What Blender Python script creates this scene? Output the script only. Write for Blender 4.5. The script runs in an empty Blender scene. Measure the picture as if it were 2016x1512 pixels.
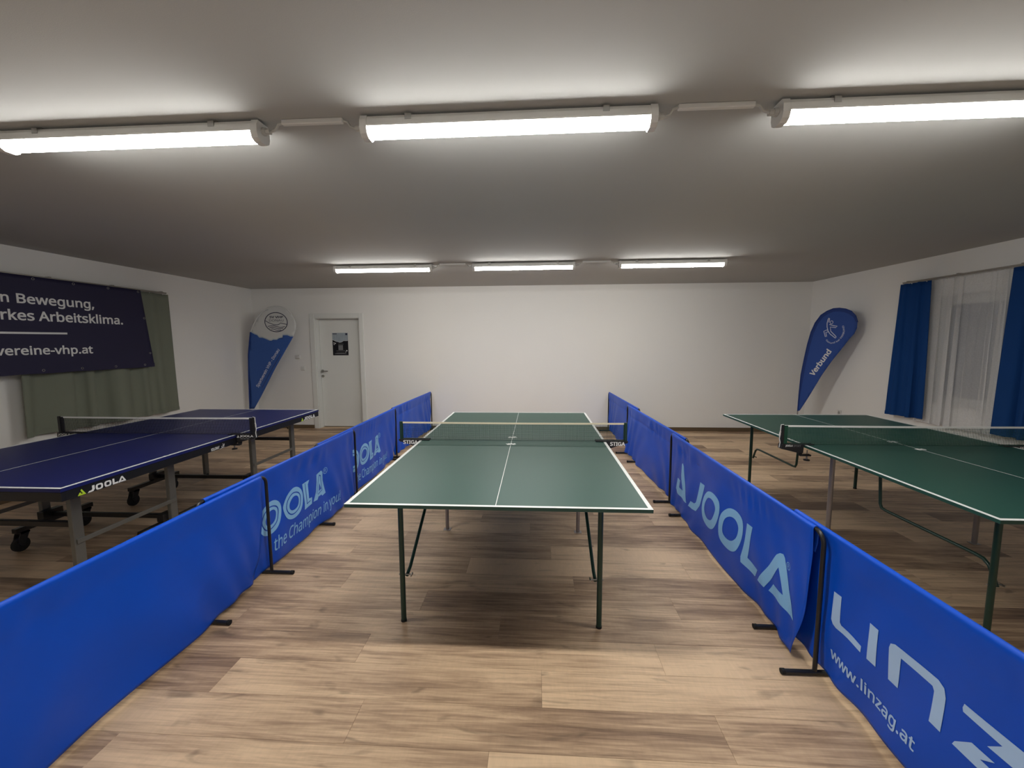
import bpy, bmesh, math, random
from mathutils import Matrix, Vector
random.seed(7)
SC = bpy.context.scene
COL = SC.collection
PI = math.pi

# ------------------------------------------------------------------ camera
CAM_F, PITCH, YAW, ROLL = 806.8, 0.1003, 0.0589, -0.0050
CAM_POS = (0.1991, -3.2997, 1.5605)
cam_d = bpy.data.cameras.new('camera')
cam_d.sensor_fit = 'HORIZONTAL'
cam_d.sensor_width = 36.0
cam_d.lens = CAM_F * 36.0 / 2016.0
cam_d.clip_start = 0.02
cam = bpy.data.objects.new('camera', cam_d)
COL.objects.link(cam)
_rot = Matrix.Rotation(YAW, 3, 'Z')
_r = _rot @ Vector((1, 0, 0))
_f = _rot @ Vector((0, math.cos(PITCH), -math.sin(PITCH)))
_u = _rot @ Vector((0, math.sin(PITCH), math.cos(PITCH)))
_r2 = math.cos(ROLL) * _r + math.sin(ROLL) * _u
_u2 = -math.sin(ROLL) * _r + math.cos(ROLL) * _u
cam.matrix_world = Matrix(((_r2.x, _u2.x, -_f.x, CAM_POS[0]), (_r2.y, _u2.y, -_f.y, CAM_POS[1]),
                           (_r2.z, _u2.z, -_f.z, CAM_POS[2]), (0, 0, 0, 1)))
SC.camera = cam

# ------------------------------------------------------------------ world (night outside the window), exposure
w = bpy.data.worlds.new('night'); SC.world = w; w.use_nodes = True
w.node_tree.nodes['Background'].inputs[0].default_value = (0.012, 0.016, 0.03, 1)
w.node_tree.nodes['Background'].inputs[1].default_value = 0.3
SC.view_settings.view_transform = 'Standard'
SC.view_settings.look = 'None'
SC.view_settings.gamma = 1.0
SC.view_settings.use_curve_mapping = False
SC.view_settings.exposure = 1.1
LAMP_STRENGTH = 38.0

# ------------------------------------------------------------------ material helpers
MATS = {}
def srgb(r, g, b):
    f = lambda c: (c / 255 / 12.92) if c / 255 <= 0.04045 else ((c / 255 + 0.055) / 1.055) ** 2.4
    return (f(r), f(g), f(b), 1.0)

def mat(name, col, rough=0.5, spec=0.5, metal=0.0, var=0.0, vscale=(8, 8, 8), bump=0.0, bscale=200.0, bdist=0.002):
    m = bpy.data.materials.new(name); m.use_nodes = True
    nt = m.node_tree; b = nt.nodes['Principled BSDF']
    b.inputs['Base Color'].default_value = col
    b.inputs['Roughness'].default_value = rough
    b.inputs['Specular IOR Level'].default_value = spec
    b.inputs['Metallic'].default_value = metal
    tc = nt.nodes.new('ShaderNodeTexCoord')
    if var > 0:
        mp = nt.nodes.new('ShaderNodeMapping'); mp.inputs['Scale'].default_value = vscale
        nz = nt.nodes.new('ShaderNodeTexNoise'); nz.inputs['Scale'].default_value = 1.0; nz.inputs['Detail'].default_value = 4
        mr = nt.nodes.new('ShaderNodeMapRange'); mr.inputs['To Min'].default_value = 1 - var; mr.inputs['To Max'].default_value = 1 + var
        mx = nt.nodes.new('ShaderNodeMix'); mx.data_type = 'RGBA'; mx.blend_type = 'MULTIPLY'; mx.inputs[0].default_value = 1
        mx.inputs[6].default_value = col
        nt.links.new(tc.outputs['Object'], mp.inputs[0]); nt.links.new(mp.outputs[0], nz.inputs['Vector'])
        nt.links.new(nz.outputs['Fac'], mr.inputs[0]); nt.links.new(mr.outputs[0], mx.inputs[7])
        nt.links.new(mx.outputs[2], b.inputs['Base Color'])
    if bump > 0:
        n2 = nt.nodes.new('ShaderNodeTexNoise'); n2.inputs['Scale'].default_value = bscale; n2.inputs['Detail'].default_value = 3
        bp = nt.nodes.new('ShaderNodeBump'); bp.inputs['Strength'].default_value = bump; bp.inputs['Distance'].default_value = bdist
        nt.links.new(tc.outputs['Object'], n2.inputs['Vector'])
        nt.links.new(n2.outputs['Fac'], bp.inputs['Height']); nt.links.new(bp.outputs[0], b.inputs['Normal'])
    MATS[name] = m
    return m

mat('wall', (0.86, 0.85, 0.82, 1), 0.9, 0.2, var=0.015, vscale=(2, 2, 2), bump=0.25, bscale=260, bdist=0.001)
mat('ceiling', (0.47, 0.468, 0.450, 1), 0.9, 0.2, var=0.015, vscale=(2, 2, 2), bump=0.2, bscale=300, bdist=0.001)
mat('white_paint', (0.78, 0.79, 0.76, 1), 0.35, 0.5, var=0.01)
mat('white_plastic', (0.72, 0.71, 0.68, 1), 0.4, 0.5, var=0.02)
mat('grey_plastic', (0.52, 0.51, 0.48, 1), 0.5, 0.4, var=0.02)
mat('barrier_blue', (0.0012, 0.080, 0.60, 1), 0.40, 0.28, var=0.06, vscale=(5, 5, 5), bump=0.12, bscale=900, bdist=0.0005)
mat('print_light_blue', (0.26, 0.56, 0.92, 1), 0.5, 0.35, var=0.02)
mat('print_pale_blue', (0.42, 0.62, 0.92, 1), 0.5, 0.35, var=0.02)
mat('black_metal', (0.012, 0.012, 0.013, 1), 0.35, 0.5, var=0.05)
mat('black_plastic', (0.014, 0.014, 0.016, 1), 0.5, 0.4, var=0.05)
mat('rubber', (0.018, 0.018, 0.018, 1), 0.8, 0.3, var=0.1, vscale=(40, 40, 40))
mat('table_green', (0.022, 0.078, 0.060, 1), 0.44, 0.5, var=0.06, vscale=(3, 3, 3), bump=0.05, bscale=700, bdist=0.0004)
mat('table_green_dark', (0.016, 0.070, 0.052, 1), 0.44, 0.5, var=0.06, vscale=(3, 3, 3), bump=0.05, bscale=700, bdist=0.0004)
mat('green_metal', (0.010, 0.040, 0.028, 1), 0.35, 0.5, var=0.06, vscale=(20, 20, 20))
mat('table_blue', (0.007, 0.012, 0.110, 1), 0.40, 0.5, var=0.06, vscale=(3, 3, 3), bump=0.05, bscale=700, bdist=0.0004)
mat('line_white', (0.80, 0.82, 0.80, 1), 0.4, 0.5, var=0.01)
mat('grey_metal', (0.16, 0.16, 0.145, 1), 0.42, 0.5, 0.3, var=0.05, vscale=(15, 15, 15))
mat('silver_metal', (0.34, 0.31, 0.30, 1), 0.35, 0.5, 0.6, var=0.05, vscale=(15, 15, 15))
mat('steel', (0.35, 0.34, 0.32, 1), 0.3, 0.5, 0.9, var=0.03)
mat('net_green', (0.014, 0.045, 0.036, 1), 0.7, 0.3, var=0.05)
mat('net_black', (0.012, 0.012, 0.018, 1), 0.7, 0.3, var=0.05)
mat('net_dark_green', (0.012, 0.060, 0.035, 1), 0.7, 0.3, var=0.05)
mat('tape_cream', (0.72, 0.64, 0.47, 1), 0.7, 0.3, var=0.03)
mat('tape_white', (0.75, 0.75, 0.73, 1), 0.7, 0.3, var=0.03)
mat('print_white', (0.80, 0.80, 0.79, 1), 0.5, 0.3, var=0.01)
mat('print_yellow_green', (0.48, 0.68, 0.04, 1), 0.5, 0.3, var=0.01)
mat('print_grey', (0.22, 0.22, 0.23, 1), 0.5, 0.3, var=0.03)
mat('flag_white', (0.66, 0.67, 0.66, 1), 0.7, 0.25, var=0.02, bump=0.1, bscale=800, bdist=0.0004)
mat('flag_blue', (0.044, 0.115, 0.39, 1), 0.6, 0.3, var=0.05, vscale=(4, 4, 4), bump=0.1, bscale=800, bdist=0.0004)
mat('flag_navy', (0.016, 0.046, 0.22, 1), 0.6, 0.3, var=0.05, vscale=(4, 4, 4))
mat('flag_royal', (0.028, 0.080, 0.33, 1), 0.6, 0.3, var=0.05, vscale=(4, 4, 4), bump=0.1, bscale=800, bdist=0.0004)
mat('flag_print_dim', (0.045, 0.065, 0.19, 1), 0.6, 0.3, var=0.4, vscale=(60, 60, 60))
mat('print_navy', (0.035, 0.038, 0.075, 1), 0.6, 0.3, var=0.02)
mat('print_ice', (0.45, 0.55, 0.62, 1), 0.6, 0.3, var=0.02)
mat('print_lavender', (0.66, 0.69, 0.82, 1), 0.6, 0.3, var=0.02)
mat('banner_navy', (0.019, 0.0165, 0.052, 1), 0.6, 0.3, var=0.06, vscale=(3, 3, 3), bump=0.1, bscale=900, bdist=0.0004)
mat('curtain_green', (0.20, 0.218, 0.17, 1), 0.85, 0.2, var=0.06, vscale=(6, 6, 2), bump=0.2, bscale=700, bdist=0.0006)
mat('curtain_blue', (0.006, 0.050, 0.20, 1), 0.85, 0.2, var=0.06, vscale=(6, 6, 2), bump=0.2, bscale=700, bdist=0.0006)
mat('rail_metal', (0.30, 0.28, 0.25, 1), 0.4, 0.5, 0.4, var=0.03)
mat('baseboard_wood', (0.135, 0.092, 0.052, 1), 0.5, 0.4, var=0.2, vscale=(3, 60, 60))
mat('poster_black', (0.008, 0.008, 0.013, 1), 0.35, 0.5, var=0.03)
mat('poster_pale', (0.36, 0.42, 0.47, 1), 0.4, 0.5, var=0.25, vscale=(40, 40, 9))
mat('dark_gap', (0.03, 0.022, 0.015, 1), 0.9, 0.1, var=0.1)

def mat_lens():
    m = bpy.data.materials.new('lamp_lens'); m.use_nodes = True
    nt = m.node_tree; nt.nodes.remove(nt.nodes['Principled BSDF'])
    e = nt.nodes.new('ShaderNodeEmission'); e.inputs[0].default_value = (1.0, 0.985, 0.95, 1); 
    # the LED board faces down: the flanks of the diffuser glow less than its underside
    g = nt.nodes.new('ShaderNodeNewGeometry'); sp = nt.nodes.new('ShaderNodeSeparateXYZ'); nt.links.new(g.outputs['True Normal'], sp.inputs[0])
    mr = nt.nodes.new('ShaderNodeMapRange'); mr.inputs['From Min'].default_value = 0.0; mr.inputs['From Max'].default_value = -1.0
    mr.inputs['To Min'].default_value = 0.22 * LAMP_STRENGTH; mr.inputs['To Max'].default_value = LAMP_STRENGTH
    nt.links.new(sp.outputs[2], mr.inputs[0]); nt.links.new(mr.outputs[0], e.inputs[1])
    nt.links.new(e.outputs[0], nt.nodes['Material Output'].inputs[0]); MATS['lamp_lens'] = m
mat_lens()

def mat_sheer():
    m = bpy.data.materials.new('sheer'); m.use_nodes = True
    nt = m.node_tree; nt.nodes.remove(nt.nodes['Principled BSDF'])
    d = nt.nodes.new('ShaderNodeBsdfDiffuse'); d.inputs[0].default_value = (0.90, 0.90, 0.90, 1)
    t = nt.nodes.new('ShaderNodeBsdfTranslucent'); t.inputs[0].default_value = (0.90, 0.90, 0.90, 1)
    a = nt.nodes.new('ShaderNodeBsdfTransparent')
    m1 = nt.nodes.new('ShaderNodeMixShader'); m1.inputs[0].default_value = 0.35
    m2 = nt.nodes.new('ShaderNodeMixShader')
    tc = nt.nodes.new('ShaderNodeTexCoord'); nz = nt.nodes.new('ShaderNodeTexNoise'); nz.inputs['Scale'].default_value = 90
    mr = nt.nodes.new('ShaderNodeMapRange'); mr.inputs['To Min'].default_value = 0.26; mr.inputs['To Max'].default_value = 0.46
    nt.links.new(tc.outputs['Object'], nz.inputs['Vector']); nt.links.new(nz.outputs['Fac'], mr.inputs[0]); nt.links.new(mr.outputs[0], m2.inputs[0])
    nt.links.new(d.outputs[0], m1.inputs[1]); nt.links.new(t.outputs[0], m1.inputs[2])
    nt.links.new(m1.outputs[0], m2.inputs[1]); nt.links.new(a.outputs[0], m2.inputs[2])
    nt.links.new(m2.outputs[0], nt.nodes['Material Output'].inputs[0]); MATS['sheer'] = m
mat_sheer()

def mat_glass():
    m = bpy.data.materials.new('glass'); m.use_nodes = True
    b = m.node_tree.nodes['Principled BSDF']
    b.inputs['Base Color'].default_value = (0.9, 0.95, 0.95, 1); b.inputs['Roughness'].default_value = 0.02
    b.inputs['Transmission Weight'].default_value = 1.0; b.inputs['IOR'].default_value = 1.45
    MATS['glass'] = m
mat_glass()

def mat_wood():
    m = bpy.data.materials.new('oak_planks'); m.use_nodes = True
    nt = m.node_tree; N = nt.nodes; L = nt.links; b = N['Principled BSDF']
    tc = N.new('ShaderNodeTexCoord'); oi = N.new('ShaderNodeObjectInfo')
    cmb = N.new('ShaderNodeCombineXYZ')
    mul = N.new('ShaderNodeMath'); mul.operation = 'MULTIPLY'; mul.inputs[1].default_value = 57.0
    mul2 = N.new('ShaderNodeMath'); mul2.operation = 'MULTIPLY'; mul2.inputs[1].default_value = 23.0
    L.new(oi.outputs['Random'], mul.inputs[0]); L.new(oi.outputs['Random'], mul2.inputs[0])
    L.new(mul.outputs[0], cmb.inputs[0]); L.new(mul2.outputs[0], cmb.inputs[1]); L.new(mul.outputs[0], cmb.inputs[2])
    add = N.new('ShaderNodeVectorMath'); add.operation = 'ADD'
    L.new(tc.outputs['Object'], add.inputs[0]); L.new(cmb.outputs[0], add.inputs[1])
    def noise(scale, detail, rough=0.55, dist=0.0):
        mp = N.new('ShaderNodeMapping'); mp.inputs['Scale'].default_value = scale
        nz = N.new('ShaderNodeTexNoise'); nz.inputs['Scale'].default_value = 1; nz.inputs['Detail'].default_value = detail
        nz.inputs['Roughness'].default_value = rough; nz.inputs['Distortion'].default_value = dist
        L.new(add.outputs[0], mp.inputs[0]); L.new(mp.outputs[0], nz.inputs['Vector']); return nz
    broad = noise((1.3, 15, 1), 5, 0.62, 0.9)         # broad tone streaks
    fine = noise((3.5, 85, 1), 4, 0.6, 0.4)           # fine grain
    cross = noise((60, 16, 1), 3, 0.6, 0.0)         # short medullary flecks
    knots = noise((3.2, 11, 1), 2, 0.5, 1.2)
    ramp = N.new('ShaderNodeValToRGB'); e = ramp.color_ramp.elements
    e[0].position = 0.28; e[0].color = (0.20, 0.122, 0.074, 1)
    e[1].position = 0.70; e[1].color = (0.70, 0.50, 0.315, 1)
    e2 = ramp.color_ramp.elements.new(0.45); e2.color = (0.39, 0.258, 0.158, 1)
    e3 = ramp.color_ramp.elements.new(0.56); e3.color = (0.54, 0.374, 0.233, 1)
    s1 = N.new('ShaderNodeMath'); s1.operation = 'MULTIPLY_ADD'; s1.inputs[1].default_value = 0.50
    L.new(fine.outputs['Fac'], s1.inputs[0])
    s0 = N.new('ShaderNodeMath'); s0.operation = 'MULTIPLY'; s0.inputs[1].default_value = 0.72
    L.new(broad.outputs['Fac'], s0.inputs[0]); L.new(s0.outputs[0], s1.inputs[2])
    # per-plank shift
    sh = N.new('ShaderNodeMapRange'); sh.inputs['To Min'].default_value = -0.22; sh.inputs['To Max'].default_value = 0.09
    L.new(oi.outputs['Random'], sh.inputs[0])
    s2 = N.new('ShaderNodeMath'); s2.operation = 'ADD'; L.new(s1.outputs[0], s2.inputs[0]); L.new(sh.outputs[0], s2.inputs[1])
    zone = noise((0.9, 2.6, 1), 2, 0.5, 0.4)
    zr = N.new('ShaderNodeMapRange'); zr.inputs['From Min'].default_value = 0.3; zr.inputs['From Max'].default_value = 0.7
    zr.inputs['To Min'].default_value = -0.10; zr.inputs['To Max'].default_value = 0.10
    L.new(zone.outputs['Fac'], zr.inputs[0])
    s3 = N.new('ShaderNodeMath'); s3.operation = 'ADD'; L.new(s2.outputs[0], s3.inputs[0]); L.new(zr.outputs[0], s3.inputs[1])
    L.new(s3.outputs[0], ramp.inputs[0])
    kr = N.new('ShaderNodeMapRange'); kr.inputs['From Min'].default_value = 0.62; kr.inputs['From Max'].default_value = 0.74
    kr.inputs['To Min'].default_value = 1.0; kr.inputs['To Max'].default_value = 0.62
    L.new(knots.outputs['Fac'], kr.inputs[0])
    cr = N.new('ShaderNodeMapRange'); cr.inputs['To Min'].default_value = 0.90; cr.inputs['To Max'].default_value = 1.10
    L.new(cross.outputs['Fac'], cr.inputs[0])
    kk = N.new('ShaderNodeMath'); kk.operation = 'MULTIPLY'; L.new(kr.outputs[0], kk.inputs[0]); L.new(cr.outputs[0], kk.inputs[1])
    mx = N.new('ShaderNodeMix'); mx.data_type = 'RGBA'; mx.blend_type = 'MULTIPLY'; mx.inputs[0].default_value = 1
    L.new(ramp.outputs[0], mx.inputs[6]); L.new(kk.outputs[0], mx.inputs[7]); L.new(mx.outputs[2], b.inputs['Base Color'])
    b.inputs['Roughness'].default_value = 0.48; b.inputs['Specular IOR Level'].default_value = 0.45
    bp = N.new('ShaderNodeBump'); bp.inputs['Strength'].default_value = 0.15; bp.inputs['Distance'].default_value = 0.001
    L.new(fine.outputs['Fac'], bp.inputs['Height']); L.new(bp.outputs[0], b.inputs['Normal'])
    MATS['oak_planks'] = m
mat_wood()

# ------------------------------------------------------------------ geometry helpers
class MB:
    def __init__(s): s.v = []; s.f = []
    def add(s, vs, fs):
        o = len(s.v); s.v += [tuple(map(float, q)) for q in vs]; s.f += [tuple(o + i for i in f) for f in fs]; return s
    def box(s, x0, x1, y0, y1, z0, z1):
        vs = [(x, y, z) for z in (z0, z1) for y in (y0, y1) for x in (x0, x1)]
        return s.add(vs, [(0, 2, 3, 1), (4, 5, 7, 6), (0, 1, 5, 4), (2, 6, 7, 3), (0, 4, 6, 2), (1, 3, 7, 5)])
    def bbox(s, x0, x1, y0, y1, z0, z1, b=0.003):
        """box with chamfered edges"""
        bm = bmesh.new(); bmesh.ops.create_cube(bm, size=1)
        for q in bm.verts:
            q.co = Vector(((x0 + x1) / 2 + q.co.x * (x1 - x0), (y0 + y1) / 2 + q.co.y * (y1 - y0), (z0 + z1) / 2 + q.co.z * (z1 - z0)))
        bmesh.ops.bevel(bm, geom=bm.edges[:], offset=b, segments=1, affect='EDGES')
        bm.verts.index_update()
        s.add([q.co for q in bm.verts], [[q.index for q in f.verts] for f in bm.faces]); bm.free(); return s
    def tube(s, path, r, n=10, cap=True, closed=False):
        P = [Vector(q) for q in path]; m = len(P)
        T = []
        for i in range(m):
            if closed: t = P[(i + 1) % m] - P[i - 1]
            else: t = P[min(i + 1, m - 1)] - P[max(i - 1, 0)]
            T.append(t.normalized())
        a = Vector((0, 0, 1)) if abs(T[0].z) < 0.9 else Vector((1, 0, 0))
        u = T[0].cross(a).normalized(); rings = []
        for i in range(m):
            u = (u - T[i] * u.dot(T[i])).normalized(); v = T[i].cross(u)
            rr = r[i] if isinstance(r, (list, tuple)) else r
            rings.append([P[i] + (u * math.cos(2 * PI * k / n) + v * math.sin(2 * PI * k / n)) * rr for k in range(n)])
        vs = [q for ring in rings for q in ring]; fs = []
        for i in range(m if closed else m - 1):
            j = (i + 1) % m
            for k in range(n):
                fs.append((i * n + k, i * n + (k + 1) % n, j * n + (k + 1) % n, j * n + k))
        if cap and not closed:
            fs.append(tuple(range(n))[::-1]); fs.append(tuple((m - 1) * n + k for k in range(n)))
        return s.add(vs, fs)
    def cyl(s, p0, p1, r, n=16): return s.tube([p0, p1], r, n)
    def prism(s, poly, axis, a, b):
        """polygon (2D) extruded along axis from a to b; axis 'y': poly=(x,z); 'x': (y,z); 'z': (x,y)"""
        def P(q, t):
            return {'y': (q[0], t, q[1]), 'x': (t, q[0], q[1]), 'z': (q[0], q[1], t)}[axis]
        n = len(poly)
        vs = [P(q, a) for q in poly] + [P(q, b) for q in poly]
        fs = [tuple(range(n)), tuple(range(2 * n - 1, n - 1, -1))]
        fs += [(i, n + i, n + (i + 1) % n, (i + 1) % n) for i in range(n)]
        return s.add(vs, fs)
    def grid(s, rows):
        m, n = len(rows), len(rows[0])
        vs = [q for r in rows for q in r]
        fs = [(i * n + j, i * n + j + 1, (i + 1) * n + j + 1, (i + 1) * n + j) for i in range(m - 1) for j in range(n - 1)]
        return s.add(vs, fs)
    def lathe(s, prof, n=20, cx=0, cy=0):
        vs = []; fs = []
        for (r, z) in prof:
            for k in range(n): vs.append((cx + r * math.cos(2 * PI * k / n), cy + r * math.sin(2 * PI * k / n), z))
        for i in range(len(prof) - 1):
            for k in range(n): fs.append((i * n + k, i * n + (k + 1) % n, (i + 1) * n + (k + 1) % n, (i + 1) * n + k))
        fs.append(tuple(range(n))[::-1]); fs.append(tuple((len(prof) - 1) * n + k for k in range(n)))
        return s.add(vs, fs)
    def mesh(s, name):
        me = bpy.data.meshes.new(name); me.from_pydata(s.v, [], s.f); me.validate()
        bm = bmesh.new(); bm.from_mesh(me); bmesh.ops.recalc_face_normals(bm, faces=bm.faces[:]); bm.to_mesh(me); bm.free()
        return me

def link(name, me, material, parent=None, smooth=False):
    o = bpy.data.objects.new(name, me); COL.objects.link(o)
    if material is not None and me is not None:
        me.materials.clear(); me.materials.append(MATS[material])
    if smooth and me is not None:
        for p_ in me.polygons: p_.use_smooth = True
        try: me.set_sharp_from_angle(angle=math.radians(40))
        except Exception: pass
    if parent is not None: o.parent = parent
    return o
def part(name, mb, material, parent, smooth=False, label=None):
    o = link(name, mb.mesh(name), material, parent, smooth)
    if label: o['label'] = label
    return o
def tag(o, label, cat, group=None):
    o['label'] = label; o['category'] = cat
    if group: o['group'] = group
    return o
def thing(name, label, cat, loc=(0, 0, 0), rz=0.0, group=None):
    o = bpy.data.objects.new(name, None); o.empty_display_size = 0.1; COL.objects.link(o)
    o.location = loc; o.rotation_euler = (0, 0, rz)
    return tag(o, label, cat, group)
def struct(name, mb, material, parent=None, label=None, smooth=False):
    o = link(name, mb.mesh(name) if mb else None, material, parent, smooth)
    if parent is None: o['kind'] = 'structure'
    if label: o['label'] = label
    return o
def copy_tree(o, parent=None):
    c = o.copy(); COL.objects.link(c); c.parent = parent
    for ch in list(o.children): copy_tree(ch, c)
    return c
def plane_thing(name, label, cat, P0, P1, group=None):
    """Empty at P0, local x runs to P1, local y = left-hand normal"""
    a = math.atan2(P1[1] - P0[1], P1[0] - P0[0])
    return thing(name, label, cat, (P0[0], P0[1], 0), a, group)

# flat shapes: filled loops / text as meshes in (u, v), then mapped
def smooth_loop(pts, n=6):
    out = []; m = len(pts)
    for i in range(m):
        p0, p1, p2, p3 = pts[i - 1], pts[i], pts[(i + 1) % m], pts[(i + 2) % m]
        for k in range(n):
            t = k / n; t2 = t * t; t3 = t2 * t
            out.append(tuple(0.5 * (2 * p1[d] + (p2[d] - p0[d]) * t + (2 * p0[d] - 5 * p1[d] + 4 * p2[d] - p3[d]) * t2 + (3 * p1[d] - p0[d] - 3 * p2[d] + p3[d]) * t3) for d in (0, 1)))
    return out
def curve_to_mesh(cu):
    o = bpy.data.objects.new('tmp_curve', cu); COL.objects.link(o)
    dg = bpy.context.evaluated_depsgraph_get()
    me = bpy.data.meshes.new_from_object(o.evaluated_get(dg))
    bpy.data.objects.remove(o); bpy.data.curves.remove(cu)
    return me
def loops_mesh(loops):
    cu = bpy.data.curves.new('tmp_shape', 'CURVE'); cu.dimensions = '2D'; cu.fill_mode = 'BOTH'
    for lp in loops:
        sp = cu.splines.new('POLY'); sp.points.add(len(lp) - 1); sp.use_cyclic_u = True
        for q, c in zip(lp, sp.points): c.co = (q[0], q[1], 0, 1)
    return curve_to_mesh(cu)
import os
FONT = None
try:
    _fp = os.path.join(bpy.utils.system_resource('DATAFILES'), 'fonts', 'NotoSansHebrew-Regular.woff2')
    if os.path.exists(_fp): FONT = bpy.data.fonts.load(_fp)
except Exception: FONT = None
def text_mesh(txt, u0, u1, v0, v1, bold=0.0, shear=0.0, ref=None):
    """text scaled so its ink spans u0..u1 and v0..v1 (v measured on the ref string's ink if given)"""
    def raw(t):
        cu = bpy.data.curves.new('tmp_text', 'FONT'); cu.body = t; cu.size = 20.0; cu.shear = shear
        if FONT: cu.font = FONT
        cu.resolution_u = 3; m0 = curve_to_mesh(cu)
        for q in m0.vertices: q.co /= 20.0
        if bold <= 0: return m0
        # embolden: push a rim outwards from every outline
        bm = bmesh.new(); bm.from_mesh(m0)
        bmesh.ops.remove_doubles(bm, verts=bm.verts[:], dist=1e-5)
        nrm = {}; be = [e for e in bm.edges if len(e.link_faces) == 1]
        for e in be:
            va, vb = e.verts; d = vb.co - va.co
            if d.length < 1e-7: continue
            n = Vector((d.y, -d.x, 0)).normalized(); c = e.link_faces[0].calc_center_median() - (va.co + vb.co) / 2
            if n.dot(c) > 0: n = -n
            for v in (va, vb): nrm.setdefault(v, []).append(n)
        new = {}
        for v, ns in nrm.items():
            m = sum(ns, Vector((0, 0, 0)))
            if m.length < 1e-4: m = ns[0].copy()
            m.normalize(); k = max(0.5, m.dot(ns[0]))
            new[v] = bm.verts.new(v.co + m * (bold / k))
        for e in be:
            va, vb = e.verts
            if va in new and vb in new:
                try: bm.faces.new((va, vb, new[vb], new[va]))
                except ValueError: pass
        bm.to_mesh(m0); bm.free(); return m0
    me = raw(txt)
    xs = [q.co.x for q in me.vertices]; ys = [q.co.y for q in me.vertices]
    if ref:
        mr = raw(ref); ys = [q.co.y for q in mr.vertices]; bpy.data.meshes.remove(mr)
    x0, x1, y0, y1 = min(xs), max(xs), min(ys), max(ys)
    for q in me.vertices:
        q.co.x = u0 + (q.co.x - x0) / (x1 - x0) * (u1 - u0); q.co.y = v0 + (q.co.y - y0) / (y1 - y0) * (v1 - v0)
    return me
def join_flat(meshes):
    bm = bmesh.new()
    for me in meshes: bm.from_mesh(me); bpy.data.meshes.remove(me)
    me = bpy.data.meshes.new('flat'); bm.to_mesh(me); bm.free(); return me
def remap(me, fn, step=None, name='lettering'):
    """cut the flat (u,v) mesh on a grid of size step, then move each vertex to fn(u,v)"""
    bm = bmesh.new(); bm.from_mesh(me); bpy.data.meshes.remove(me)
    if step:
        for ax in (0, 1):
            cs = [q.co[ax] for q in bm.verts]; a, b = min(cs), max(cs); k = a + step
            while k < b:
                co = [0, 0, 0]; no = [0, 0, 0]; co[ax] = k; no[ax] = 1
                bmesh.ops.bisect_plane(bm, geom=bm.verts[:] + bm.edges[:] + bm.faces[:], plane_co=co, plane_no=no)
                k += step
    for q in bm.verts: q.co = Vector(fn(q.co.x, q.co.y))
    out = bpy.data.meshes.new(name); bm.to_mesh(out); bm.free(); return out
def stroke_loop(pts, wd):
    """open polyline -> closed outline of width wd"""
    L_, R_ = [], []
    for i, q in enumerate(pts):
        a = pts[max(i - 1, 0)]; b = pts[min(i + 1, len(pts) - 1)]
        dx, dy = b[0] - a[0], b[1] - a[1]; l = math.hypot(dx, dy) or 1
        nx, ny = -dy / l * wd / 2, dx / l * wd / 2
        L_.append((q[0] + nx, q[1] + ny)); R_.append((q[0] - nx, q[1] - ny))
    return L_ + R_[::-1]
def circle(cx, cy, rx, ry=None, n=40):
    ry = ry or rx
    return [(cx + rx * math.cos(2 * PI * k / n), cy + ry * math.sin(2 * PI * k / n)) for k in range(n)]

# ------------------------------------------------------------------ room shell
YB, YF, ZC = 3.97, -3.62, 2.552
def XL(y): return -4.96 - 0.029 * (3.97 - y)
def XR(y): return 4.818 + 0.037 * (3.97 - y)
T = 0.2
# floor: sub-floor + planks
fl = MB(); fl.prism([(XL(YF) - T, YF - T), (XR(YF) + T, YF - T), (XR(YB) + T, YB + T + 0.3), (XL(YB) - T, YB + T + 0.3)], 'z', -0.08, -0.004)
floor = struct('floor', fl, 'dark_gap', label='light brown oak plank floor')
PW, PL = 0.2017, 1.5
offs = {0: 0.81, 1: 0.226, 2: 0.946, 3: 0.02, -1: 0.0, -2: 1.018, -3: 0.445, -4: 1.224, -5: 0.31}
Y0 = -1.279
def plank_mesh(lx, ly):
    b = 0.0006; g = 0.0003
    m_ = MB(); x0, x1, y0, y1 = g, lx - g, g, ly - g
    vs = [(x0, y0, -0.004), (x1, y0, -0.004), (x1, y1, -0.004), (x0, y1, -0.004), (x0, y0, -b), (x1, y0, -b), (x1, y1, -b), (x0, y1, -b),
          (x0 + b, y0 + b, 0), (x1 - b, y0 + b, 0), (x1 - b, y1 - b, 0), (x0 + b, y1 - b, 0)]
    fs = [(8, 9, 10, 11)]
    for k in range(4):
        j = (k + 1) % 4; fs += [(k, j, 4 + j, 4 + k), (4 + k, 4 + j, 8 + j, 8 + k)]
    m_.add(vs, fs); return m_
full = plank_mesh(PL, PW).mesh('plank'); full.materials.append(MATS['oak_planks'])
kmin = int(math.floor((Y0 - (YB)) / PW)) - 1
rest = MB()
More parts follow.
